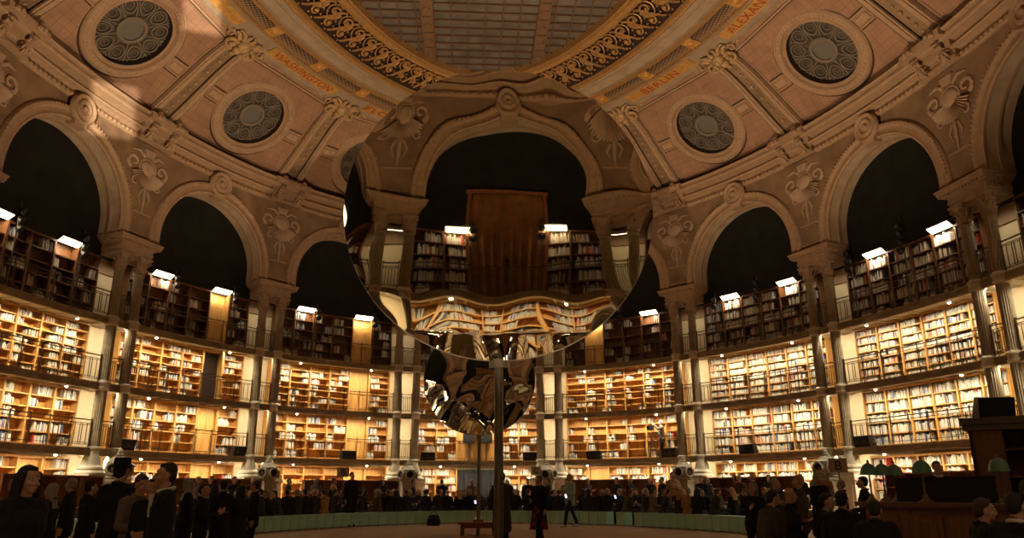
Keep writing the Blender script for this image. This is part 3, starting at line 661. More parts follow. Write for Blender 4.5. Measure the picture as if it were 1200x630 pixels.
for i in BAYS:
    back = abs(i) > 5
    for lv in range(4):
        if back and lv < 2: continue
        if abs(i) == 4 and lv == 0: continue
        for k in range(NU):
            if i == 0 and lv == 0 and k in (2, 3): continue
            if i == 8 and lv == 3 and k in (2, 3): continue
            M, L = unit_frame(i, k); M = Matrix.Translation((0, 0, G[lv])) @ M
            where = '%s, %s' % (LVN[lv], bayname(i)); num = ORD[k+1]
            door = DOORS.get((i, k, lv)); lit = lv == 3 and k in LITN; ldoor = lit and ((i, k) in ((-1, 4), (-2, 4), (1, 1)))
            if door or ldoor:
                dn += 1; o = empty('door_%d' % dn, M @ Matrix.Diagonal((L/1.0, 1, 1, 1)), 'panelled oak door among the shelves, %s' % where, 'door', None, 'structure')
                H_ = HT[lv]; b = MB(); b.box((-.47, 0, H_/2), (.06, UD, H_)); b.box((.47, 0, H_/2), (.06, UD, H_)); b.box((0, UD/2-.01, H_/2), (.94, .02, H_), 1 if door == 'open' else 0)
                if not ldoor: b.box((0, 0, H_-.05), (.94, UD, .1))
                b.build('door_frame', [M_oak, M_void], o, 0)
                b = MB(); dw = .88; dh = H_-(.45 if ldoor else .1)
                b.box((0, 0, dh/2), (dw, .05, dh))
                for (z0, z1) in ((.12, .85), (.95, dh-.12)):
                    for sx in (-.22, .22):
                        b.box((sx, -.03, (z0+z1)/2), (.34, .02, z1-z0)); b.box((sx, -.04, (z0+z1)/2), (.24, .02, z1-z0-.1))
                lf = b.build('door_leaf', M_oak, o, 0, Matrix.Translation((.0, .02, 0)) if door != 'open' else Matrix.Translation((.40, -.1, 0)) @ Matrix.Rotation(math.radians(62), 4, 'Z') @ Matrix.Translation((-.30, 0, 0)))
                MB().ball((-.38, -.06, 1.0), .035, 8).build('door_knob', M_brass, lf)
                if not ldoor: continue
            else:
                cas, shf = case_meshes(lv, lit); adj = 'dark oak' if lv == 3 else 'golden oak'
                o = empty('bookcase', M @ Matrix.Diagonal((L/1.0, 1, 1, 1)), '%s bookcase, %s, %s from its left' % (adj, where, num), 'bookcase', 'bookcases of the galleries')
                link(cas, 'carcass', o)
                H_ = HT[lv]; nr = ROWS[lv]; rh = (H_-.12)/nr
                for r in range(nr-(0)): link(shf, 'shelf', o, Matrix.Translation((0, 0, .10+r*rh)))
                full = .93 if i >= 2 else (.55 if i < 0 else (.42 if i == 1 else .55))
                if lv == 3: full *= .9
                if lv == 0: full = .5 if i < 0 else .8
                if back: full = .8
                for r in range(nr):
                    if i == -1 and lv == 0: break
                    z0 = .113+r*rh; x = -.455; sm = R.random()
                    if sm > full+.28: continue
                    run = (full+R.uniform(-.25, .12))*.91
                    if run <= .1: continue
                    if R.random() < .35 and full < .9: x = .455-min(.91, run)
                    xe = min(.455, x+run); lab = 'row of books'
                    pal = R.choice(([20, 24, 12, 10, 5, 4, 4, 3, 6, 3, 6], [30, 40, 5, 10, 1, 1, 1, 1, 1, 1, 1], [5, 5, 10, 5, 8, 3, 5, 1, 8, 6, 10] if lv == 3 else [20, 24, 12, 10, 5, 2, 6, 3, 3, 3, 6]))
                    while x < xe-.02:
                        wdt = R.uniform(.018, .05); hh = min(rh-.05, R.uniform(.58, .95)*(rh-.03)); dd = R.uniform(.16, .24); c = R.choices(range(len(BM)), pal)[0]
                        tilt = R.choice((0, 0, 0, 0, 0, .12, -.1)) if R.random() < .3 else 0
                        Mb = M @ Matrix.Diagonal((L, 1, 1, 1)) @ Matrix.Translation((x+wdt/2+abs(tilt)*hh/2, -.13+dd/2+R.uniform(-.0, .03), z0)) @ Matrix.Rotation(tilt, 4, 'Y')
                        allbooks.append((i, lv, k, r, Mb, wdt*L*.96, dd, hh, c)); x += wdt+R.choice((.002, .004, .012))+abs(tilt)*hh*.6
            if lit:                             # lamp in the open top compartment
                lo = empty('shelf_lamp', M @ Matrix.Translation((0, -.17, HT[3])), 'bright tray lamp on the %s, %s unit' % (where, num), 'lamp', 'lamps on the top gallery')
                def slab_(y0, z0, y1, z1, th, hw):
                    bb = MB(); bb.add([(-hw, y0, z0), (hw, y0, z0), (hw, y1, z1), (-hw, y1, z1), (-hw, y0, z0+th), (hw, y0, z0+th), (hw, y1, z1+th), (-hw, y1, z1+th)], [(0, 3, 2, 1), (4, 5, 6, 7), (0, 1, 5, 4), (1, 2, 6, 5), (2, 3, 7, 6), (3, 0, 4, 7)]); return bb
                slab_(-.24, .17, .0, .0, .02, .49).build('canopy', M_iron, lo, 0); slab_(-.22, .135, -.01, -.015, .012, .45).build('diffuser', M_diff, lo, 0)
                area_light('tray_lamp', (M @ Vector((0, -.30, HT[3]+.02))), M.to_3x3().to_4x4() @ Matrix.Rotation(math.radians(62), 4, 'X'), .75, .10, W_TOPBOX, WARM, math.radians(165))
        # fluorescent line under the gallery above, lighting the shelves
        if lv < 3 and not (back and lv < 2):
            for k2 in range(2):
                s0 = i+(-.36, .02)[k2]; M, L = straight(s0, s0+.34, -.06); zc = G[lv+1]-.25
                area_light('gallery_light', M @ Vector((0, 0, zc)), M.to_3x3().to_4x4() @ Matrix.Rotation(math.radians(14), 4, 'X'), L, .06, (W_GROUND if lv == 0 else W_SHELF), WARM, math.radians(150))
            if i != -4:
                s0 = i-.5; M, L = straight(s0-.06, s0+.06, -.10); area_light('pier_fill', M @ Vector((0, 0, G[lv+1]-.2)), M.to_3x3().to_4x4() @ Matrix.Rotation(math.radians(20), 4, 'X'), L, .06, W_SHELF*.55, WARM)  # fill added to brighten the pale pier walls, no fixture here
            for k2 in range(2):
                M, L = straight(i-.25+.5*k2-.02, i-.25+.5*k2+.02, -.16); lo = empty('gallery_spotlight', Matrix.Translation((0, 0, G[lv+1]-.20)) @ M, 'small lit lamp over the %s, %s, %s one' % (LVN[lv], bayname(i), ('left', 'right')[k2]), 'lamp', 'lamps under the galleries')
                MB().lathe([(.02, .06), (.05, .02), (.06, -.05), (.055, -.05)], 12).build('lamp_housing', M_under, lo); MB().ball((0, 0, -.05), .05, 8).build('bulb', M_lamp, lo)
for s in PIERS:
    if abs(s) == 4.5: continue
    M, L = straight(s-.06, s+.06, -.35); area_light('pier_fill', M @ Vector((0, 0, 9.45)), M.to_3x3().to_4x4() @ Matrix.Rotation(math.radians(15), 4, 'X'), L, .06, 7, WARM)  # weak fill added under the entablatures, without any fixture
# books: the 300 that show largest are objects, the rest one mesh
def book_mesh(ci):
    b = MB(); b.box((0, 0, .5), (.86, .94, .97), 1); b.box((-.46, 0, .5), (.08, 1, 1)); b.box((.46, 0, .5), (.08, 1, 1))
    b.grid([[(-.5+q/6, -.5-.06*math.sin(PI*q/6), z) for z in (0, .12, .14, .8, .82, 1)] for q in range(7)])
    return b.mesh('book', [BM[ci], M_paper], 30)
BKM = [book_mesh(c) for c in range(len(BM))]
def score(t):
    i, lv, k, r, Mb, wd, dd, hh, c = t; p = Mb.translation; x, y = px_of(p)
    if not (8 < x < 1130 and 20 < y < 530) or lv == 0: return 0
    if i not in (3, -3, 2): return 0
    if i == 3 and k == 0: return 0
    return wd*hh/(p-CAMP).length**2
order = sorted(range(len(allbooks)), key=lambda q: -score(allbooks[q])); pick = set(order[:300])
rest = MB(); FB = [(0, 1, 2, 3), (4, 5, 6, 7), (0, 1, 5, 4), (1, 2, 6, 5), (2, 3, 7, 6), (3, 0, 4, 7)]
for q, t in enumerate(allbooks):
    i, lv, k, r, Mb, wd, dd, hh, c = t
    if q in pick:
        o = link(BKM[c], 'book'); o.matrix_world = Mb.normalized() @ Matrix.Diagonal((wd, dd, hh, 1))
        tag(o, '%s book, %s shelf up, %s bookcase, %s, %s' % (BNAME[c], ORD[r+1], ORD[k+1], LVN[lv], bayname(i).replace(' of the mirrors', '')), 'book', '%s books, %s shelf, %s bookcase, %s, %s' % (BNAME[c], ORD[r+1], ORD[k+1], LVN[lv], bayname(i)))
    else:
        Mn = Mb.normalized() @ Matrix.Diagonal((wd, dd, hh, 1)); rest.add([(-.5, -.5, 0), (.5, -.5, 0), (.5, .5, 0), (-.5, .5, 0), (-.5, -.5, 1), (.5, -.5, 1), (.5, .5, 1), (-.5, .5, 1)], FB, c, Mn)
me = bpy.data.meshes.new('books'); me.from_pydata(rest.v, [], rest.f)
for m in BM: me.materials.append(m)
me.polygons.foreach_set('material_index', rest.m); me.update()
tag(link(me, 'shelved_books'), 'thousands of pale spined books filling the far and higher gallery shelves', 'books', None, 'stuff')

# spotlight clusters standing on top of the bookcases
def spot_cluster(n):
    o = bpy.data.objects.new('spotlight_mast', None); COL.objects.link(o); MB().tube([(0, 0, 0), (0, 0, 2.2+.30*n)], .022, 6).box((0, 0, .015), (.4, .3, .03)).build('mast', M_iron, o)
    for k in range(n):
        b = MB(); b.lathe([(.05, .10), (.10, .06), (.125, -.08), (.135, -.12), (.115, -.12), (.1, -.05)], 16); hd = b.build('lamp_head', M_black, o, 35, Matrix.Translation((0, -.10, 2.15+.30*k)) @ Matrix.Rotation(math.radians(-55-8*k), 4, 'X'))
        MB().lathe([(.108, -.085), (0, -.10)], 16).build('lens', M_lens, hd)
    o['category'] = 'spotlight'; return o
SPOTS = [(-3, 2.1, 3), (-3, 4.9, 3), (-2, 2.0, 2), (-2, 5.0, 2), (-1, 2.0, 2), (-1, 5.0, 2), (1, 3.1, 3), (1, .9, 2), (2, .8, 2), (2, 3.1, 3), (3, .5, 3), (3, 3.0, 4), (8, 1.9, 2), (8, 4.1, 2)]
protos = {}
for i, k, n in SPOTS:
    M, L = unit_frame(i, k-.5, -.50); M = Matrix.Translation((0, 0, G[3])) @ M; lab = 'black mast of %s spotlights, %s, before the %s unit' % (['', '', 'two', 'three', 'four'][n], bayname(i), ORD[max(1, int(k+.5))])
    if n in protos: o = dup(protos[n], M, lab)
    else: o = protos[n] = spot_cluster(n); o.matrix_world = M
    tag(o, lab, 'spotlight', 'spotlight masts')

# loudspeakers on the lowest gallery
def speaker(M, label):
    o = empty('loudspeaker', M, label, 'loudspeaker', 'loudspeakers'); b = MB()
    b.add([(-.36, -.16, 0), (.36, -.16, 0), (.36, .20, 0), (-.36, .20, 0), (-.36, -.24, .42), (.36, -.24, .42), (.30, .06, .46), (-.30, .06, .46)], [(3, 2, 1, 0), (4, 5, 6, 7), (0, 1, 5, 4), (1, 2, 6, 5), (2, 3, 7, 6), (3, 0, 4, 7)]); b.build('cabinet', M_black, o, 0)
    b = MB(); b.add([(-.32, -.185, .04), (.32, -.185, .04), (.32, -.255, .38), (-.32, -.255, .38)], [(0, 1, 2, 3)]); b.build('grille', mat('speaker_cloth', (.02, .02, .022), .8), o, 0)
    MB().box((.375, .02, .2), (.03, .14, .05)).build('handle', M_iron, o, 0); return o
for i, x, lb in ((-3, -.2, 'leftmost loudspeaker on the lowest gallery'), (-2, -.36, 'loudspeaker beside the second left pier on the lowest gallery'), (-2, .38, 'loudspeaker at the right end of the second left bay'), (-1, .12, 'loudspeaker left of the oak door on the lowest gallery'),
                (0, -.34, 'loudspeaker left of the small mirror on the lowest gallery'), (0, .36, 'loudspeaker right of the mirror poles on the lowest gallery'), (1, -.2, 'loudspeaker left of the cameraman on the lowest gallery'), (1, .33, 'loudspeaker right of the cameraman on the lowest gallery'), (2, -.12, 'loudspeaker in the second right bay'), (3, -.36, 'large angled loudspeaker by the third right pier')):
    speaker(LM(i+x, -.22, G[1]), 'black '+lb)
# hanging screens, curtain, exit sign in the far bay
for sg, nm in ((-1, 'left'), (1, 'right')):
    M = LM(0+sg*.06, -.55, G[1]); o = empty('loudspeaker_stack', M, 'black %s box of the pair before the oak doors' % nm, 'loudspeaker', 'boxes before the doors'); MB().box((0, 0, 1.2), (.58, .3, .52)).build('cabinet', M_black, o, 0); MB().tube([(0, 0, 0), (0, 0, .95)], .03).box((0, 0, .02), (.5, .4, .04)).build('stand', M_iron, o, 0)
b = MB(); rows = []
for k in range(61):
    x = -1.15+2.3*k/60; y = .05*math.sin(k*1.1); rows.append([(x, y, .02), (x, y*.7, 2.3)])
b.grid(rows); b.grid([[(p[0], p[1]+.03, p[2]) for p in r] for r in rows]); o = b.build('curtain', M_curtain, smooth=60); o.matrix_world = LM(0, -.75, 0); tag(o, 'black pleated curtain closing the doorway below the small mirror', 'curtain')
o = empty('exit_sign', LM(-.12, -.70, G[1]+1.85), 'small red exit lamp beside the oak doors', 'sign'); MB().box((0, 0, 0), (.2, .05, .1)).build('sign_box', mat('exit_red', (.5, .02, .01), .4, emit=(1, .08, .04), estr=1.5), o, 0)
# doorway drape in the bay reflected by the mirror
b = MB(); rows = []
for k in range(41):
    x = -1.25+2.5*k/40; y = .04*math.sin(k*1.3); rows.append([(x, y, 0), (x, y, 3.4), (x*.98, y, 3.78)])
b.grid(rows); b.grid([[(p[0], p[1]+.03, p[2]) for p in r] for r in rows]); o = b.build('door_drape', M_portal, smooth=60); o.matrix_world = LM(8, -.62, G[3]); tag(o, 'tall brown drape over the doorway seen in the big mirror', 'drape')
b = MB(); b.box((-1.33, 0, 1.95), (.12, .2, 3.9)); b.box((1.33, 0, 1.95), (.12, .2, 3.9)); b.box((0, 0, 3.88), (2.9, .22, .12)); o = b.build('trim_portal', M_mahog, smooth=0); o.matrix_world = LM(8, -.64, G[3]); struct(o, 'wooden portal frame around the brown drape')
o = empty('tripod', LM(8, -.35, G[3]), 'dark tripod stand before the brown drape in the mirror', 'tripod')
for k in range(3): MB().tube([(0, 0, 1.0), (.35*math.cos(k*2.1), .3*math.sin(k*2.1), .0)], .02).build('leg', M_iron, o)
MB().tube([(0, 0, .95), (0, 0, 1.3)], .025).ball((0, 0, 1.35), (.09, .12, .08)).build('head', M_black, o)
# ------------------------------------------------------------------ round mirrors on poles
def mirror(px, py, D, rpx, pole_r, wave, label_face, name_label, tilt=0.0, yawm=0.0, base=None):
    c = at_depth(px, py, D); ray = px_ray(px, py); Dp = D/math.hypot(ray.x, ray.y); r = rpx/FPX*Dp
    base = base or (.62, .06, 'round')
    M = Matrix.Translation((c.x, c.y, 0)) @ Matrix.Rotation(yawm, 4, 'Z'); o = empty('mirror_disc', M, name_label, 'mirror')
    T = Matrix.Translation((0, 0, c.z)) @ Matrix.Rotation(tilt, 4, 'X')
    rows = []; nr, na = 110, 220
    for k in range(nr+1):
        rho = r*k/nr; rows.append([(rho*math.cos(2*PI*j/na), -.04-wave(rho*math.cos(2*PI*j/na)/r, rho*math.sin(2*PI*j/na)/r)*r, rho*math.sin(2*PI*j/na)) for j in range(na)])
    f = MB().grid(rows, close_v=True).build('mirror_face', M_mirror, o, 60, T); tag(f, label_face)
    b = MB(); b.lathe([(r*.999, .032), (r+.006, .03), (r+.006, -.03), (r*.98, -.05)], 96, 0, Matrix.Rotation(PI/2, 4, 'X')); b.build('rim', M_rim, o, 40, T)
    rows = [[(p[0]*.992, .045+.06*(1-(math.hypot(p[0], p[2])/r)**2)+.010*math.sin(3.1*p[0]/r*2+p[2])*math.sin(4.3*p[2]/r+1), p[2]*.992) for p in rw] for rw in rows[::3]+rows[-1:]]
    MB().grid(rows, close_v=True).build('back', M_mirror, o, 60, T)
    zb = c.z-r
    b = MB(); b.tube([(0, .05, .0), (0, .05, zb+.5)], pole_r, 16); b.build('pole', M_steel, o)
    b = MB(); b.lathe([(pole_r*2.2, zb-.10), (pole_r*2.2, zb+.02), (pole_r*1.2, zb+.05)], 16, 0, Matrix.Translation((0, .05, 0))); b.build('clamp', M_steel, o)
    b = MB()
    if base[2] == 'round': b.lathe([(base[0], 0), (base[0], base[1]), (base[0]*.3, base[1]+.03), (pole_r*1.4, base[1]+.12)], 40, 0, Matrix.Translation((0, .05, 0)))
    else:
        b.box((0, .05, .34), (1.15, 1.0, .06)); b.box((0, .05, .26), (1.0, .9, .10))
        for sx in (-.46, .46):
            for sy in (-.4, .4): b.box((sx, .05+sy, .15), (.10, .10, .30))
        b.box((0, .05, .40), (.3, .3, .06))
    b.build('base', M_steel if base[2] == 'round' else M_mahog, o); return o, c, r
def wave_big(x, y):
    rr = math.hypot(x, y); e = max(0, rr-.80)/.20; w_ = .004*x*x+.0005*math.sin(7*x+2.1*math.sin(3*y))*math.sin(5*y+1.3)*(.35+rr)
    w_ += e*e*(.0008*math.sin(9*math.atan2(y, x)+1.2)+.0005*math.sin(17*math.atan2(y, x)))
    if y > .35: q = min(1, (y-.35)/.4); w_ += q*q*.0008*math.sin(11*x+.8)*math.cos(8*y)
    if y < -.83: q = (-.83-y)/.17; w_ += .022*q*math.cos(13*x)*(1+.4*math.sin(21*x))+.05*q*abs(x)
    elif y < -.55: q = (-.55-y)/.28; w_ += .0012*q*math.sin(12*x+2)
    return w_
def wave_small(x, y):
    rr = math.hypot(x, y); w_ = -.022*(x*x+y*y)+.0022*math.sin(4*x+1.5*math.sin(3*y)+.4)*math.sin(4.5*y+.6)*(.25+rr)
    if y < -.1: q = min(1, (-.1-y)/.3); w_ += q*(.0045*math.sin(6*x+2*y)*math.cos(5*y+x)+.0025*math.sin(13*x-7*y)-.03*(y+.1))
    return w_
BIG, bc, br = mirror(585, 244, 10.4, 180, .062, wave_big, None, 'big round silvered mirror on a steel pole in the middle of the hall', tilt=.0085, yawm=-.026)
SMALL, sc2, sr = mirror(562, 444, 23.3, 65, .055, wave_small, None, 'smaller crumpled round mirror on a thin pole behind the big mirror', tilt=-.03, yawm=-.02, base=(1, 1, 'table'))

# ------------------------------------------------------------------ mint seats in an oval
def s_of(x, y):
    best = None
    for k in range(1601):
        s = -8+k/100; X, Y, nx, ny = fr(s); dv = (x-X, y-Y); t = abs(dv[0]*ny-dv[1]*nx); d = -(dv[0]*nx+dv[1]*ny)
        if 0 < d < 13 and (best is None or t < best[0]): best = (t, s, d)
    return best[1], best[2]
pb = MB(); pb.box((0, 0, .235), (.415, .425, .43)); pb2 = MB(); pb2.box((0, 0, .465), (.42, .43, .03)); pb3 = MB(); 
for sx in (-.17, .17):
    for sy in (-.17, .17): pb3.box((sx, sy, .01), (.04, .04, .02))
p1, p2, p3 = pb.mesh('seat_body', M_mint, 0), pb2.mesh('seat_top', M_mint, 0), pb3.mesh('foot', M_black, 0)
def pouf(M, label):
    o = empty('box_seat', M, label, 'seat', 'mint green box seats'); link(p1, 'seat_body', o); link(p2, 'seat_top', o); link(p3, 'foot', o); return o
sA, sB = s_of(-9.29, 7.55)[0], s_of(7.75, 2.9)[0]; gaps = [s_of(-6.0, 12.65)[0], s_of(-5.5, 12.75)[0], s_of(5.55, 12.62)[0], s_of(5.95, 12.45)[0], s_of(6.55, 12.0)[0], s_of(6.95, 11.65)[0]]
POUFS = []; s = sA; np_ = 0
while s < sB:
    if not any(gaps[q] < s < gaps[q+1] for q in (0, 2, 4)):
        np_ += 1; pouf(LM(s, 6.95, 0), 'mint green box seat, %s from the left in the oval ring' % nth(np_)); POUFS.append(s)
    s += .455/mps(s, 6.95)
a_, b_ = Vector((-12.2, 5.3, 0)), Vector((-11.9, 8.0, 0))
for k in range(6):
    p = a_.lerp(b_, k/5); M = Matrix.Translation(p) @ Matrix.Rotation(math.radians(84), 4, 'Z'); pouf(M, 'mint green box seat of the short row beside the left crowd, %s from the front' % ORD[k+1])

# ------------------------------------------------------------------ people
def cap_chain(b, pts, n=10):                   # pts: [(x,y,z,r)...] tapered capsules
    for q in range(len(pts)-1):
        A, B = Vector(pts[q][:3]), Vector(pts[q+1][:3]); ra, rb = pts[q][3], pts[q+1][3]
        b.ball(A, ra, n); b.ball(B, rb, n)
        if (B-A).length > 1e-3: b.tube([A, B], [ra*.985, rb*.985], n)
TMP = bpy.data.scenes.new('workbench')
def evalmesh(o):
    with bpy.context.temp_override(scene=TMP, view_layer=TMP.view_layers[0]):
        dg = bpy.context.evaluated_depsgraph_get(); out = bpy.data.meshes.new_from_object(o.evaluated_get(dg))
    bpy.data.objects.remove(o); return out
def remesh(b, vox, name, m, sm=2, fold=0):
    me = bpy.data.meshes.new(name); me.from_pydata(b.v, [], b.f)
    bm = bmesh.new(); bm.from_mesh(me); bmesh.ops.recalc_face_normals(bm, faces=bm.faces[:]); bm.to_mesh(me); bm.free()
    o = bpy.data.objects.new(name, me); TMP.collection.objects.link(o); r = o.modifiers.new('r', 'REMESH'); r.mode = 'VOXEL'; r.voxel_size = vox
    s_ = o.modifiers.new('s', 'SMOOTH'); s_.iterations = sm; s_.factor = .5
    out = evalmesh(o)
    if fold:
        n = len(out.vertices); co = np.empty(n*3, 'f'); no = np.empty(n*3, 'f'); out.vertices.foreach_get('co', co); out.vertex_normals.foreach_get('vector', no)
        q = co.reshape(-1, 3); f_ = fold*np.sin(q[:, 2]*38+9*np.sin(q[:, 0]*11+q[:, 1]*7))*np.sin(q[:, 0]*31+q[:, 2]*9); q += no.reshape(-1, 3)*f_[:, None]; out.vertices.foreach_set('co', q.ravel()); out.update()
    out.materials.clear(); out.materials.append(m); out.name = name; out.shade_smooth(); return out
SKIN = [mat('skin_light', (.50, .29, .19), .55), mat('skin_mid', (.36, .20, .125), .55)]
HAIRS = {'dark': mat('hair_dark', (.012, .008, .006), .6), 'brown': mat('hair_brown', (.06, .03, .014), .6), 'blond': mat('hair_blond', (.38, .22, .09), .6), 'grey': mat('hair_grey', (.30, .27, .24), .6)}
CL = {'black': mat('cloth_black', (.009, .009, .010), .9), 'charcoal': mat('cloth_charcoal', (.03, .03, .033), .9), 'brown': mat('cloth_brown', (.075, .045, .028), .9), 'beige': mat('cloth_beige', (.36, .21, .10), .9), 'red': mat('cloth_red', (.30, .02, .015), .9),
      'olive': mat('cloth_olive', (.055, .05, .03), .9), 'grey': mat('cloth_grey', (.16, .125, .10), .9), 'mint': mat('cloth_mint', (.30, .50, .42), .9), 'navy': mat('cloth_navy', (.012, .014, .03), .9), 'white': mat('cloth_white', (.75, .72, .68), .9)}
M_shoe = mat('shoe_black', (.012, .01, .01), .4); M_shoew = mat('shoe_white', (.55, .5, .45), .5); M_eye = mat('eye_white', (.55, .5, .45), .3); M_iris = mat('iris', (.02, .014, .01), .2); M_lip = mat('lips', (.33, .12, .09), .5)
def figure(pose='stand', coat='long', hair='short', fem=False, arms=('down', 'down'), hat=False, lean=0.0, stride=0.0, turn=0.0, shirt=False, vox=.0085, colour='black', haircol='dark', skin=0, skirt=False, headtilt=0.0, shoes=None, trouser='black'):
    sw = .165 if fem else .19; seated = pose == 'sit'; dz = -.43 if seated else 0
    lean = lean if not seated else lean+.12
    def up(x, y, z):                           # torso point, leaning about the pelvis
        h = z-.92; return (x, y-h*math.sin(lean), .92+h*math.cos(lean)+dz)
    b = MB()
    # torso
    tor = [((-.075, 0, .95, .115), (.075, 0, .95, .115)), ((-.05, .0, 1.10, .10), (.05, .0, 1.10, .10)), ((-.085, 0, 1.28, .108), (.085, 0, 1.28, .108)), ((-sw+.04, .01, 1.41, .065), (sw-.04, .01, 1.41, .065))]
    def torso(bb, inf, z0=0):
        prev = None
        for l, r_ in tor:
            L_ = (*up(*l[:3]), l[3]+inf); R_ = (*up(*r_[:3]), r_[3]+inf); cap_chain(bb, [L_, R_])
            if prev: cap_chain(bb, [prev[0], L_]); cap_chain(bb, [prev[1], R_]); cap_chain(bb, [tuple((a+c)/2 for a, c in zip(*prev)), tuple((a+c)/2 for a, c in zip(L_, R_))])
            prev = (L_, R_)
    torso(b, 0)
    ct, st_ = math.cos(turn), math.sin(turn)
    def hd(x, y, z):                           # head point: turned about the neck, nodded
        y2, z2 = y*math.cos(headtilt)+(z-1.56)*math.sin(headtilt)*-1, 1.56+(z-1.56)*math.cos(headtilt)+y*math.sin(headtilt)
        return up(x*ct-y2*st_, x*st_+y2*ct-.015, z2)
    cap_chain(b, [(*up(0, .02, 1.42), .062), (*hd(0, .01, 1.57), .054)])
    hb = MB(); 
    def hball(bb, c, r_, n=14):
        t = MB(); t.ball(c, r_, n); bb.add([hd(*v) for v in t.v], t.f)
    hball(b, (0, .02, 1.66), (.074, .092, .092)); hball(b, (0, -.025, 1.595), (.057, .066, .075)); hball(b, (0, -.065, 1.545), (.030, .026, .024)); hball(b, (0, -.052, 1.668), (.058, .032, .028))
    nz = MB(); nz.tube([(0, -.085, 1.64), (0, -.105, 1.612), (0, -.108, 1.598)], [.010, .013, .016], 8); nz.ball((0, -.108, 1.598), .016, 8); b.add([hd(*v) for v in nz.v], nz.f)
    for sx in (-1, 1): hball(b, (sx*.076, .018, 1.615), (.012, .022, .034), 8); hball(b, (sx*.036, -.066, 1.598), (.022, .020, .02), 8); hball(b, (sx*.014, -.104, 1.594), (.010, .010, .009), 8)
    hball(b, (0, -.085, 1.566), (.024, .010, .007), 8); hball(b, (0, -.082, 1.554), (.020, .011, .008), 8)
    # arms
    arm_pts = []
    for sg, kind in ((-1, arms[0]), (1, arms[1])):
        S = up(sg*sw, .015, 1.405)
        if kind == 'down': E, W = up(sg*(sw+.05), .03, 1.12), up(sg*(sw+.055), -.03, .88)
        elif kind == 'phone': E, W = up(sg*(sw+.05), -.03, 1.13), up(sg*.07, -.27, 1.22)
        elif kind == 'hold': E, W = up(sg*(sw+.05), .0, 1.12), up(sg*.10, -.25, 1.08)
        elif kind == 'cross': E, W = up(sg*(sw+.05), -.03, 1.13), up(-sg*.06, -.21, 1.17)
        elif kind == 'lap': E, W = up(sg*(sw+.05), -.02, 1.13), (sg*.10, -.30, .70 if seated else .9)
        elif kind == 'raise': E, W = up(sg*(sw+.08), -.20, 1.33), up(sg*.10, -.34, 1.52)
        elif kind == 'back': E, W = up(sg*(sw+.06), .12, 1.14), up(sg*(sw+.02), .14, .93)
        elif kind == 'fwd': E, W = up(sg*(sw+.04), -.05, 1.12), up(sg*(sw-.02), -.26, 1.02)
        S, E, W = Vector(S), Vector(E), Vector(W)
        cap_chain(b, [(*S, .056), (*S.lerp(E, .5), .047), (*E, .039), (*E.lerp(W, .35), .040), (*W, .026)]); arm_pts.append((S, E, W))
        f = (W-E).normalized(); sd_ = Vector((sg, 0, 0)) if abs(f.x) < .7 else Vector((0, 0, 1)); ac = f.cross(sd_).normalized()
        if kind in ('down', 'back'): ac = Vector((0, 1, 0))-f*f.y; ac.normalize()
        nrm = f.cross(ac).normalized(); curl = nrm*(-1 if nrm.x*sg > 0 else 1)
        if kind not in ('down', 'back'): curl = Vector((0, 0, 1))*.4-f*0+Vector((0, -.2, .5)); curl.normalize()
        for q in range(4):
            o_ = ac*((q-1.5)*.022); k0 = W+f*.085+o_; ln = (.068, .080, .076, .060)[q]
            cap_chain(b, [(*(W+f*.015+o_*.7), .0155), (*k0, .0125)], 8)
            k1 = k0+f*ln*.5+curl*ln*.10; k2 = k1+f*ln*.33+curl*ln*.24; k3 = k2+f*ln*.18+curl*ln*.26
            cap_chain(b, [(*k0, .0105), (*k1, .0095), (*k2, .0088), (*k3, .008)], 8)
        th = W+f*.03+ac*-.03; cap_chain(b, [(*th, .014), (*(th+f*.035-ac*.026+curl*.01), .0115), (*(th+f*.062-ac*.028+curl*.025), .0095)], 8)
    # legs
    legs = []
    for sg in (-1, 1):
        H_ = Vector((sg*.088, 0, .92+dz))
        if seated: K, A = Vector((sg*.11, -.42, .50)), Vector((sg*.115, -.40, .085))
        else: K, A = Vector((sg*.092, -.02-sg*stride*.22, .50)), Vector((sg*.095, .03-sg*stride*.36, .085+(.04*stride if sg < 0 else 0)))
        cap_chain(b, [(*H_, .088), (*H_.lerp(K, .5), .072), (*K, .053), (*K.lerp(A, .3), .053), (*A, .036)]); cap_chain(b, [(A.x, A.y+.02, .045, .036), (A.x, A.y-.10, .035, .033), (A.x, A.y-.165, .027, .024)]); legs.append((H_, K, A))
    tag_ = []
    out = [('body', remesh(b, vox, 'body', SKIN[skin], 3))]
    # hair
    h = MB()
    hball(h, (0, .036, 1.684), (.081, .088, .082)); hball(h, (0, .060, 1.635), (.074, .060, .080)); hball(h, (0, -.004, 1.722), (.058, .056, .033))
    if hair == 'long':
        for sx in (-.07, -.035, 0, .035, .07): cap_chain(h, [(*hd(sx, .06-abs(sx)*.4, 1.66), .045), (*hd(sx*1.15, .075-abs(sx)*.5, 1.52), .045), (*up(sx*1.25, .085, 1.33), .032)])
        for sx in (-1, 1): cap_chain(h, [(*hd(sx*.07, -.02, 1.68), .026), (*hd(sx*.088, .0, 1.58), .026), (*up(sx*.095, -.02, 1.42), .022)])
    elif hair == 'bun': hball(h, (0, .125, 1.70), (.045, .045, .045))
    if hair != 'bald': out.append(('hair', remesh(h, .010, 'hair', HAIRS[haircol], 2)))
    # upper garment
    g = MB(); torso(g, .022)
    if fem:
        for sx in (-.07, .07): g.ball(up(sx, -.075, 1.27), .068, 10)
    for (S, E, W) in arm_pts: cap_chain(g, [(*S, .072), (*E, .058), (*W.lerp(E, .06), .044)])
    cap_chain(g, [(*up(0, .025, 1.40), .085), (*up(0, .02, 1.475), .070)])
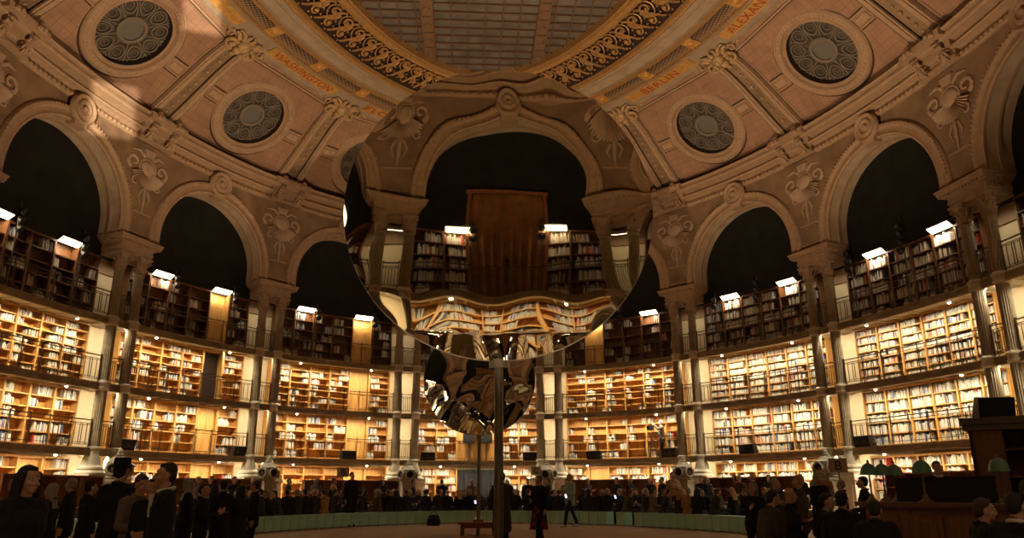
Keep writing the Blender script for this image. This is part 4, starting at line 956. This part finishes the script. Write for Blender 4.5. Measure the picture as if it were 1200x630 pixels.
    if seated:
        for sg in (-1, 1): cap_chain(g, [(sg*.08, .02, .50, .13), (sg*.10, -.28 if coat == 'long' else -.05, .53, .105)])
    elif coat == 'long':
        for sg in (-1, 1): cap_chain(g, [(sg*.075, 0, .92, .135), (sg*.085, .01, .70, .135), (sg*.095, .02, .55, .14)])
        cap_chain(g, [(0, .04, .92, .13), (0, .05, .55, .14)])
    elif coat == 'mid':
        for sg in (-1, 1): cap_chain(g, [(sg*.075, 0, .92, .135), (sg*.08, .005, .80, .13)])
    gm = remesh(g, .013, 'coat', CL[colour], 2, .005)
    out.append(('coat', gm))
    cg = MB(); cg.v, cg.f, cg.m = [], [], []
    q = [Vector(up(.072*math.sin(a), .015-.075*math.cos(a), 1.475-.018*math.cos(a)+.012)) for a in [2*PI*j/20 for j in range(20)]]
    cg.tube(q, .020, 8, closed=True); out.append(('collar', cg.mesh('collar', CL['white' if shirt else colour])))
    if shirt:
        t = MB(); t.add([up(-.05, -.135, 1.45), up(.05, -.135, 1.45), up(.012, -.138, 1.22), up(-.012, -.138, 1.22), up(-.05, -.10, 1.45), up(.05, -.10, 1.45), up(.012, -.12, 1.22), up(-.012, -.12, 1.22)], [(0, 1, 2, 3), (7, 6, 5, 4), (0, 4, 5, 1), (1, 5, 6, 2), (2, 6, 7, 3), (3, 7, 4, 0)]); out.append(('shirt_front', t.mesh('shirt_front', CL['white'], 0)))
    # lower garment, shoes
    l = MB()
    for (H_, K, A) in legs: cap_chain(l, [(*H_, .105), (*H_.lerp(K, .5), .088), (*K, .070), (A.x, A.y, A.z+.02, .058)])
    cap_chain(l, [(-.07, 0, .95+dz, .125), (.07, 0, .95+dz, .125)])
    if skirt:
        l2 = MB(); rows = [[((.15+.11*t)*math.cos(a)*(1+.05*math.sin(9*a)), (.13+.10*t)*math.sin(a)*(1+.05*math.sin(9*a)), .98-.62*t) for a in [2*PI*j/36 for j in range(36)]] for t in [q/6 for q in range(7)]]
        l2.grid(rows, close_v=True); out.append(('skirt', l2.mesh('skirt', skirt, 60)))
    out.append(('trousers', remesh(l, .013, 'trousers', CL[trouser], 2, .004)))
    f = MB()
    for (H_, K, A) in legs: cap_chain(f, [(A.x, A.y+.025, .05, .045), (A.x, A.y-.10, .042, .043), (A.x, A.y-.175, .034, .033)])
    for i_, v in enumerate(f.v):
        if v[2] < 0: f.v[i_] = (v[0], v[1], 0)
    out.append(('shoe', remesh(f, .011, 'shoe', shoes or M_shoe, 2)))
    e = MB(); ir = MB()
    for sx in (-.031, .031):
        t = MB(); t.ball((sx, -.0805, 1.642), .0115, 10); e.add([hd(*v) for v in t.v], t.f); t = MB(); t.ball((sx, -.0890, 1.642), .006, 8); ir.add([hd(*v) for v in t.v], t.f)
    out.append(('eyes', e.mesh('eyes', M_eye))); out.append(('iris', ir.mesh('iris', M_iris)))
    if hat:
        t = MB(); t.lathe([(.16, 1.70), (.165, 1.705), (.10, 1.72), (.098, 1.79), (.085, 1.81), (0, 1.815)], 28); t2 = MB(); t2.add([hd(x, y+.02, z) for x, y, z in t.v], t.f); out.append(('hat', t2.mesh('hat', CL['black'])))
    return out
def person(parts, M, label, group=None):
    o = empty('person', M, label, 'person', group)
    kids = {}
    for nm, me in parts:
        kids[nm] = link(me, nm, kids.get('body', o) if nm in ('eyes', 'iris') else o)
    return o
def face_dir(x, y, tx, ty):                    # rotation so that the figure's -y looks at (tx,ty)
    return math.atan2(ty-y, tx-x)+PI/2
def put(parts, px, ytop, D, rot, label, hfig=1.755, group=None, proto=None):
    p = at_depth(px, ytop, D); sc_ = p.z/hfig; M = Matrix.Translation((p.x, p.y, 0)) @ Matrix.Rotation(rot, 4, 'Z') @ Matrix.Diagonal((sc_, sc_, sc_, 1))
    return person(parts, M, label, group)
def plaid():
    m = mat('plaid_cloth', (.16, .03, .025), .9); nt = m.node_tree; b_ = nt.nodes['Principled BSDF']; tc = nt.nodes.new('ShaderNodeTexCoord')
    w1 = nt.nodes.new('ShaderNodeTexChecker'); w1.inputs['Scale'].default_value = 9; w1.inputs['Color1'].default_value = (.22, .03, .025, 1); w1.inputs['Color2'].default_value = (.03, .02, .02, 1); nt.links.new(tc.outputs['Object'], w1.inputs[0]); nt.links.new(w1.outputs[0], b_.inputs['Base Color']); return m
# foreground figures
put(figure('stand', 'mid', 'short', arms=('down', 'down'), shirt=True, turn=0, vox=.0075), 197, 542, 7.4, math.radians(-62), 'man in a dark suit and white collar standing in profile at the left')
put(figure('stand', 'long', 'long', fem=True, arms=('back', 'back'), vox=.0085, haircol='dark'), 36, 545, 6.3, math.radians(62), 'woman with long dark hair and black coat at the left edge of the crowd')
put(figure('stand', 'long', 'short', hat=True, arms=('down', 'hold')), 144, 541, 9.6, math.radians(170), 'figure in a black hat and coat seen from behind left of the suited man')
put(figure('stand', 'mid', 'short', arms=('hold', 'phone'), colour='grey', haircol='brown', trouser='charcoal', headtilt=.25), 166, 556, 9.0, math.radians(60), 'man in a grey brown sweater looking down at his hands beside the suited man')
put(figure('stand', 'long', 'short', arms=('down', 'hold')), 181, 560, 8.6, math.radians(-10), 'dark haired person in black coat just behind the suited man')
put(figure('stand', 'mid', 'short', arms=('down', 'down'), haircol='brown'), 115, 560, 11, math.radians(20), 'man in a dark jacket and pale shirt front under the left pier', shirt) if False else None
put(figure('stand', 'long', 'short', arms=('hold', 'hold'), colour='olive', haircol='dark'), 588, 553, 16.5, math.radians(185), 'person in a long dark coat standing behind the mirror pole')
put(figure('stand', 'long', 'short', fem=True, arms=('hold', 'down'), stride=.8, turn=-.3, haircol='brown', skirt=plaid()), 631, 557, 19.5, math.radians(-35), 'woman in black with a red plaid skirt walking past the mirror pole')
put(figure('stand', 'mid', 'short', arms=('phone', 'hold'), colour='mint', haircol='blond', stride=.9, shoes=M_shoew), 667, 555, 28.5, math.radians(-60), 'person in a mint green jacket and pale beanie walking before the box seats')
pc = figure('stand', 'mid', 'short', arms=('phone', 'raise'), colour='grey', haircol='grey')
pm = LM(1+.27, -.28, G[1]) @ Matrix.Rotation(math.radians(-50), 4, 'Z'); person(pc, pm, 'grey haired man in a grey jacket working a video camera on the lowest gallery')
o = empty('video_camera', LM(1+.20, -.28, G[1]), 'video camera on a tripod before the man on the lowest gallery', 'camera')
b = MB()
for k in range(3): b.tube([(0, 0, 1.25), (.22*math.cos(k*2.1+.5), .2*math.sin(k*2.1+.5), 0)], .022)
b.build('tripod', M_iron, o); MB().box((0, 0, 1.42), (.16, .34, .2)).lathe([(.07, .17), (.085, .34), (.06, .34)], 14, 0, Matrix.Translation((0, 0, 1.42)) @ Matrix.Rotation(PI/2, 4, 'X')).build('camera_body', M_black, o)

# figure kinds for the crowd
KINDS = [
 ('sitting', figure('sit', 'long', 'short', arms=('lap', 'lap')), 'dark'),
 ('sitting', figure('sit', 'long', 'long', fem=True, arms=('lap', 'phone'), headtilt=.2), 'dark'),
 ('sitting', figure('sit', 'mid', 'bun', fem=True, arms=('lap', 'lap'), lean=.15, haircol='blond'), 'blond'),
 ('sitting', figure('sit', 'mid', 'short', arms=('phone', 'lap'), lean=.2, haircol='grey', turn=.6), 'grey'),
 ('standing', figure('stand', 'long', 'short', arms=('down', 'hold')), 'dark'),
 ('standing', figure('stand', 'long', 'long', fem=True, arms=('cross', 'cross'), haircol='brown'), 'brown'),
 ('standing', figure('stand', 'mid', 'short', arms=('phone', 'down'), haircol='grey', turn=-.5), 'grey')]
proto = {}
def crowd(kind, M, label, group, coat='black', hc=None):
    if kind not in proto:
        o = proto[kind] = person(KINDS[kind][1], M, label, group); 
    else: o = dup(proto[kind], M, label, group)
    for ch in o.children:
        st = ch.name.split('.')[0]
        if st in ('coat', 'collar'): ch.material_slots[0].link = 'OBJECT'; ch.material_slots[0].material = CL[coat]
        if st == 'hair' and hc: ch.material_slots[0].link = 'OBJECT'; ch.material_slots[0].material = HAIRS[hc]
    return o
RC = random.Random(11); COATS = ['black']*11+['charcoal']*5+['navy']*3+['brown']*2+['olive']*2+['beige', 'red', 'grey']
spec = []      # (x position on screen, kind, matrix, coat, hair, row)
for s in POUFS:
    if abs(s) > 2.85 or RC.random() < .14: continue
    k = RC.choice((0, 0, 1, 2, 3)); M = LM(s+RC.uniform(-.01, .01), 6.85, .0) @ Matrix.Rotation(PI+RC.uniform(-.5, .5), 4, 'Z'); spec.append((k, M, 'mint green seats'))
def rnd_row(d0, d1, s0, s1, step, kinds, where, zseat=0):
    s = s0
    while s < s1:
        d = RC.uniform(d0, d1); M = LM(s, d, zseat) @ Matrix.Rotation(RC.choice((0, 0, PI, 1.2, -1.2))+RC.uniform(-.5, .5), 4, 'Z'); spec.append((RC.choice(kinds), M, where)); s += step*RC.uniform(.75, 1.3)/mps(s, d0)
rnd_row(5.4, 5.7, -2.7, 2.9, .72, (0, 1, 2, 3), 'second seat row'); rnd_row(4.3, 4.9, -2.6, 3.0, 1.0, (0, 1, 3, 4), 'third seat row'); rnd_row(3.2, 3.7, -2.6, 3.1, 1.5, (4, 5, 6, 6), 'back of the crowd')
for (x, yt, D, k) in ((20, 560, 10.5, 4), (62, 566, 12, 5), (85, 560, 14, 6), (108, 563, 12.5, 4), (222, 560, 13.5, 5), (240, 566, 12, 6), (262, 563, 15, 4), (283, 568, 14, 5), (300, 563, 16, 6), (880, 566, 14, 6), (908, 560, 15, 4), (935, 556, 13, 6), (958, 553, 15.5, 5), (1010, 558, 14.5, 4), (985, 562, 17, 6), (925, 572, 11, 5)):
    p = at_depth(x, yt, D); sc_ = p.z/1.755; spec.append((k, Matrix.Translation((p.x, p.y, 0)) @ Matrix.Rotation(RC.uniform(-2.5, 2.5), 4, 'Z') @ Matrix.Diagonal((sc_, sc_, sc_, 1)), 'near crowd on the '+('left' if x < 600 else 'right')))
rows_ = {}
for t in spec: rows_.setdefault(t[2], []).append(t)
benches = []
for where, lst in rows_.items():
    lst.sort(key=lambda t: px_of(t[1].translation)[0])
    for n_, (k, M, wh) in enumerate(lst):
        c = RC.choice(COATS); c = 'red' if wh == 'mint green seats' and abs(px_of(M.translation)[0]-848) < 7 else ('black' if c == 'red' else c); hc = RC.choice(('dark', 'dark', 'brown', 'blond', 'grey')); st = KINDS[k][0]
        crowd(k, M, '%s coat, %s hair, %s person, %s from left in the %s' % (c, hc, st, nth(n_+1), wh), 'people of the crowd', c, hc)
        if st == 'sitting' and wh != 'mint green seats': benches.append((M, wh, n_+1))
# simple dark stools under the seated rows
sb = MB(); sb.box((0, .05, .43), (.40, .40, .05)); s1 = sb.mesh('seat', M_black, 0)
sl = MB().box((0, 0, .20), (.03, .03, .41)).mesh('leg', M_iron, 0)
for M, wh, n_ in benches:
    o = empty('stool', M, 'black stool under the %s person from left in the %s' % (nth(n_), wh), 'stool', 'stools under the crowd'); link(s1, 'seat', o)
    for sx in (-.16, .16):
        for sy in (-.11, .21): link(sl, 'leg', o, Matrix.Translation((sx, sy, 0)))
# right foreground heads
def seated(px, yt, D, rot, label, **kw):
    p = at_depth(px, yt, D); sc_ = p.z/1.315; M = Matrix.Translation((p.x, p.y, 0)) @ Matrix.Rotation(rot, 4, 'Z') @ Matrix.Diagonal((sc_, sc_, sc_, 1)); person(figure('sit', 'mid', 'short', **kw), M, label)
    o = empty('chair', M, 'dark chair under the '+label[:60].rsplit(' ', 1)[0], 'chair', 'chairs at the front'); link(s1, 'seat', o)
    for sx in (-.16, .16):
        for sy in (-.11, .21): link(sl, 'leg', o, Matrix.Translation((sx, sy, 0)))
seated(1140, 584, 8.4, math.radians(75), 'short haired man in black seated before the counter', arms=('lap', 'lap'), haircol='brown')
seated(1182, 578, 8.0, math.radians(120), 'dark haired man with pale collar seated rightmost before the counter', arms=('lap', 'lap'), shirt=True)
seated(1194, 562, 9.6, math.radians(60), 'person in brown seated at the right edge behind the pale collar', arms=('lap', 'lap'), colour='brown', skin=1)
seated(1022, 583, 9.2, math.radians(150), 'broad shouldered man in black before the counter corner', arms=('lap', 'phone'), lean=.2)
seated(893, 573, 11.5, math.radians(100), 'seated person in olive coat on the nearest right seats', arms=('lap', 'hold'), colour='olive', lean=.1)
seated(960, 578, 11.0, math.radians(60), 'dark haired man in black turned right amid the right crowd', arms=('phone', 'lap'))
seated(983, 575, 10.2, math.radians(140), 'man in black coat seen from behind amid the right crowd', arms=('lap', 'lap'))
put(figure('stand', 'long', 'short', arms=('hold', 'phone'), colour='beige', haircol='brown'), 960, 548, 19, math.radians(-40), 'man in a beige coat reading under the third right pier')
put(figure('stand', 'long', 'short', arms=('down', 'hold'), colour='beige', haircol='brown'), 788, 553, 31, math.radians(10), 'person in a long beige coat standing at the back right of the mirrors')
put(figure('stand', 'mid', 'short', arms=('phone', 'hold'), colour='charcoal', shirt=True, haircol='brown'), 1097, 540, 17.0, math.radians(-15), 'man in a grey suit standing behind the counter between the green lamps')
put(figure('stand', 'long', 'short', arms=('down', 'down')), 413, 553, 30, math.radians(40), 'tall man in black suit standing just right of the sign on the left', group=None)

for px_, py_, w_, lb_ in ((508, 615.5, .42, 'black bag slumped on the floor against the mint seats left of the thin pole'), (258, 629, .40, 'dark bag on the floor before the left mint seats')):
    r_ = px_ray(px_, py_); p = CAMP+r_*(-CAMP.z/r_.z); o = empty('shoulder_bag', Matrix.Translation((p.x, p.y, 0)), lb_, 'bag', 'bags on the floor')
    b = MB(); b.lathe([(.0, 0), (.23, .0), (.26, .08), (.25, .2), (.20, .32), (.10, .38), (0, .39)], 20); bg = b.build('bag_body', M_blackcl, o, 60, Matrix.Diagonal((1, .62, 1, 1)))
    MB().tube([(-.16*math.cos(t)*1.0, 0, .30+.20*math.sin(t)) for t in [PI*k/10 for k in range(11)]], .014, 6).build('strap', M_black, o); MB().tube([(-.19, -.10, .25), (-.07, -.155, .29), (.07, -.155, .29), (.19, -.10, .25)], .008, 5).build('zip', M_steel, o)
M_scr = mat('phone_screen', (.6, .7, .9), .3, emit=(.6, .72, 1), estr=3)
for px_, py_, D_, lb_ in ((663, 581, 28.1, 'in the hands of the walker in the mint jacket'), (721, 582, 31.5, 'among the seated crowd right of the walker'), (794, 577, 31.0, 'near the long beige coat'), (557, 588, 31.0, 'among the crowd left of the thin mirror pole'), (237, 594, 12.8, 'in the crowd right of the suited man'), (922, 579, 12.5, 'in the near right crowd')):
    p = at_depth(px_, py_, D_); M = Matrix.Translation(p) @ Matrix.Rotation(.3, 4, 'Z') @ Matrix.Rotation(-.5, 4, 'X'); o = empty('mobile_phone', M, 'lit mobile phone held '+lb_, 'phone', 'lit phones')
    MB().box((0, 0, 0), (.075, .009, .15)).build('phone_case', M_black, o, 0); MB().box((0, -.0055, 0), (.066, .002, .135)).build('phone_screen', M_scr, o, 0)
# ------------------------------------------------------------------ issue counter, lamps, kiosk, reading desks, signs
c1, c2 = at_depth(1008, 584, 11.0), at_depth(1235, 592, 9.0); c1.z = c2.z = 0
ux = (c2-c1).normalized(); uy = Vector((-ux.y, ux.x, 0)); LW = (c2-c1).length; mid = (c1+c2)/2
DM = Matrix(((ux.x, uy.x, 0, mid.x), (ux.y, uy.y, 0, mid.y), (0, 0, 1, 0), (0, 0, 0, 1)))
o = empty('issue_counter', DM, 'long dark mahogany counter with moulded top at the right', 'counter')
MB().box((0, .42, .50), (LW-.06, .78, 1.0)).box((0, .42, .06), (LW, .84, .12)).build('carcass', M_mahog, o, 0)
MB().box((0, .42, 1.045), (LW+.1, .95, .05)).box((0, .42, 1.01), (LW+.04, .88, .03)).build('worktop', M_oakd, o, 0)
b = MB()
for k in range(4):
    xc = -LW/2+(k+.5)*LW/4; b.box((xc, .02, .55), (LW/4-.12, .03, .75)); b.box((xc, .01, .55), (LW/4-.24, .03, .62))
b.build('front_panel', M_mahog, o, 0)
lb = MB().lathe([(.10, 0), (.10, .015), (.07, .03), (.04, .05), (.03, .09), (.02, .10)], 20).mesh('base', M_brass); ls = MB().tube([(0, 0, .09), (0, 0, .40)], .014, 8).ball((0, 0, .20), .022, 8).mesh('stem', M_brass)
lt = MB().lathe([(.145, .335), (.142, .36), (.125, .41), (.09, .455), (.045, .478), (.02, .482)], 28).lathe([(.145, .335), (.135, .335), (.118, .40), (.03, .465)], 28).mesh('lamp_shade', M_lampgreen); lf = MB().lathe([(.03, .478), (.02, .495), (.026, .505), (.012, .525), (0, .53)], 12).mesh('finial', M_brass)
def lamp(px, D, label):
    p = at_depth(px, 583, D); o = empty('desk_lamp', Matrix.Translation((p.x, p.y, 1.07)) @ Matrix.Diagonal((.74, .74, .97, 1)), label, 'lamp', 'green shaded counter lamps')
    for nm, me in (('base', lb), ('stem', ls), ('lamp_shade', lt), ('finial', lf)): link(me, nm, o)
inv = DM.inverted()
def desk_D(px, yl):                           # distance at which the ray through column px crosses local y = yl
    r = px_ray(px, 583); a = inv @ CAMP; q = inv.to_3x3() @ r; t = (yl-a.y)/q.y; return t*math.hypot(r.x, r.y)
lamp(1022, desk_D(1022, .15), 'green shaded lamp at the left end of the counter'); lamp(1038, desk_D(1038, .45), 'green shaded lamp second from the counter end'); lamp(1052, desk_D(1052, .78), 'green shaded lamp just left of the black panel')
lamp(1085, desk_D(1085, .06), 'green shaded lamp in front of the black panel'); lamp(1177, desk_D(1177, .45), 'green shaded lamp right of the black panel')
pa, pb_ = at_depth(1053, 583, desk_D(1053, .32)), at_depth(1168, 583, desk_D(1168, .32)); pa.z = pb_.z = 0; L_ = (pb_-pa).length
o = MB().box((0, .30, 1.07+.13), (L_, .05, .26)).box((0, .30, 1.34), (L_+.02, .06, .02)).build('desk_screen', M_blackcl, smooth=0); o.matrix_world = Matrix.Translation((pa+pb_)/2-uy*.0) @ DM.to_3x3().to_4x4() @ Matrix.Translation((0, -.30, 0)); tag(o, 'long black privacy panel standing on the counter', 'panel')
k1 = at_depth(1140, 540, 14.0); k1.z = 0
KM = Matrix.Translation(k1) @ Matrix.Rotation(math.radians(-38), 4, 'Z')
o = empty('book_kiosk', KM, 'tall wooden kiosk with dark top and open shelves behind the counter', 'kiosk')
MB().box((.20, .03, 1.05), (.40, .06, 2.1)).build('front_board', M_oakd, o, 0); MB().box((2.9, .4, 1.05), (.06, .8, 2.1)).box((0.03, .4, 1.05), (.06, .8, 2.1)).box((1.5, .78, 1.05), (2.9, .04, 2.1)).build('side_panel', M_oakd, o, 0)
b = MB()
for x in (.42, 1.25, 2.1): b.box((x, .35, 1.05), (.05, .7, 2.1))
b.build('upright', M_oakd, o, 0)
for z in (.4, .95, 1.4, 1.8): MB().box((1.65, .4, z), (2.4, .7, .03)).build('shelf', M_oakd, o, 0)
MB().box((1.45, .4, 2.14), (3.0, .9, .10)).box((1.45, .4, 2.23), (3.08, .98, .10)).build('top', M_iron, o, 0)
speaker(KM @ Matrix.Translation((.36, .35, 2.28)) @ Matrix.Rotation(.5, 4, 'Z') @ Matrix.Diagonal((.75, .75, .75, 1)), 'large black loudspeaker standing on the wooden kiosk top')
def reading_desk(M, W, label):
    o = empty('reading_desk', M, label, 'desk', 'double sided reading desks'); n = max(2, round(W/1.0))
    MB().box((0, 0, .37), (W, .9, .74)).build('cupboard', M_mahog, o, 0); MB().box((0, -.1, .76), (W+.1, 1.3, .04)).build('desktop', M_mahog, o, 0)
    b = MB(); b.box((0, .2, 1.72), (W+.06, .36, .05)); b.box((0, .36, 1.24), (W, .02, .92)); b.box((-W/2, .2, 1.24), (.04, .34, .94)); b.box((W/2, .2, 1.24), (.04, .34, .94)); b.build('hutch', M_mahog, o, 0)
    for k in range(1, n): MB().box((-W/2+k*W/n, .2, 1.28), (.03, .32, .94)).build('divider', M_mahog, o, 0)
    MB().box((0, .2, 1.3), (W-.06, .3, .025)).build('shelf', M_mahog, o, 0)
for (i, x, W, lb_) in ((-1, .05, 4.6, 'first left bay'), (-2, .05, 4.4, 'second left bay'), (-3, .0, 4.0, 'third left bay'), (1, .0, 4.4, 'first right bay'), (2, .05, 4.6, 'second right bay'), (3, .25, 3.6, 'third right bay')):
    reading_desk(LM(i+x, 1.75, 0), W, 'mahogany reading desk with shelved hutch before the '+lb_)
def sign(M, ch, label, z):
    o = empty('letter_sign', M, label, 'sign', 'letter signs'); MB().box((0, 0, z), (.46, .02, .36)).build('plate', mat('sign_cream', (.42, .34, .22), .7), o, 0); MB().tube([(0, .03, 0), (0, .03, z)], .02, 8).box((0, .03, .02), (.3, .3, .04)).build('post', M_iron, o, 0)
    cu = bpy.data.curves.new('t', 'FONT'); cu.body = ch; cu.size = .34; cu.align_x = 'CENTER'; cu.extrude = .003; to = bpy.data.objects.new('t', cu); COL.objects.link(to); bpy.context.view_layer.update()
    me = bpy.data.meshes.new_from_object(to.evaluated_get(bpy.context.evaluated_depsgraph_get())); bpy.data.objects.remove(to); me.materials.clear(); me.materials.append(M_black); link(me, 'lettering', o, Matrix.Translation((0, -.016, z-.12)) @ Matrix.Rotation(PI/2, 4, 'X'))
p = at_depth(402, 553, 31.0); sign(Matrix.Translation((p.x, p.y, 0)), 'B', 'cream sign lettered B standing over the reading desk on the left', p.z)
p = at_depth(982, 545, 22.5); sign(Matrix.Translation((p.x, p.y, 0)) @ Matrix.Rotation(-.5, 4, 'Z'), 'B', 'cream sign lettered B beside the third right pier', p.z)
p = at_depth(628, 551, 36.0); sign(Matrix.Translation((p.x, p.y, 0)), 'C', 'cream sign lettered C beside the first right pier', p.z)

# ------------------------------------------------------------------ unseen floor uplighters, added to wash the dome from below
for n_, (x, y) in enumerate(((-3.6, -.6), (3.6, -.6), (-1.6, -9.6), (1.6, -9.6))):
    o = empty('added_uplighter', Matrix.Translation((x, y, 0)), 'black floor uplighter aimed at the dome, %s of four' % ORD[n_+1], 'lamp', 'added floor uplighters')
    MB().lathe([(.26, 0), (.26, .08), (.24, .12), (.21, .12), (.19, .07)], 24).build('housing', M_black, o); MB().lathe([(.19, .07), (0, .08)], 24).build('lens', M_lens, o)
    spot_light('dome_fill', (x, y, .20), (x*.9, y+(2.4 if n_ < 2 else -.6), 8), math.radians(106), W_UP*(1 if n_ < 2 else .45), WARM2, .5, .10)
for n_, (tx, ty, tz, hx, hy) in enumerate(((236, 12, 18.15, .020, .026), (134, 130, 15.0, .022, .032))):   # two shuttered beams on the left of the dome
    ry = px_ray(tx, ty); tgt = CAMP+ry*((tz-CAMP.z)/ry.z); src = Vector((-3.4-.8*n_, -17.0, 2.2)); dr = (tgt-src).normalized()
    M = Matrix.Translation(src) @ dr.to_track_quat('-Z', 'Y').to_matrix().to_4x4()
    o = empty('profile_spotlight', Matrix.Translation((src.x, src.y, 0)), 'shuttered profile spotlight on a stand, %s one, throwing a square patch on the dome' % ORD[n_+1], 'lamp', 'profile spotlights')
    ML = Matrix.Translation((-src.x, -src.y, 0)) @ M; bl = MB(); z = -.40
    for sx in (-1, 1): bl.box((sx*(hx*.4+.15), 0, z), (.30, .60, .004)); bl.box((0, sx*(hy*.4+.15), z), (.60, .30, .004))
    bl.build('shutter_blade', M_black, o, 0, ML)
    MB().lathe([(.12, .25), (.14, .20), (.14, -.30), (.17, -.38)], 20).build('lamp_housing', M_black, o, 35, ML); st = MB().tube([(0, 0, 0), (0, 0, 2.0)], .025, 8)
    for k in range(3): st.tube([(0, 0, .5), (.5*math.cos(k*2.1), .5*math.sin(k*2.1), .02)], .018, 6)
    st.build('stand', M_iron, o)
    spot_light('profile_beam', src, tgt, math.radians(14), 75000, (1, .82, .62), .05, .002)
bpy.data.scenes.remove(TMP)
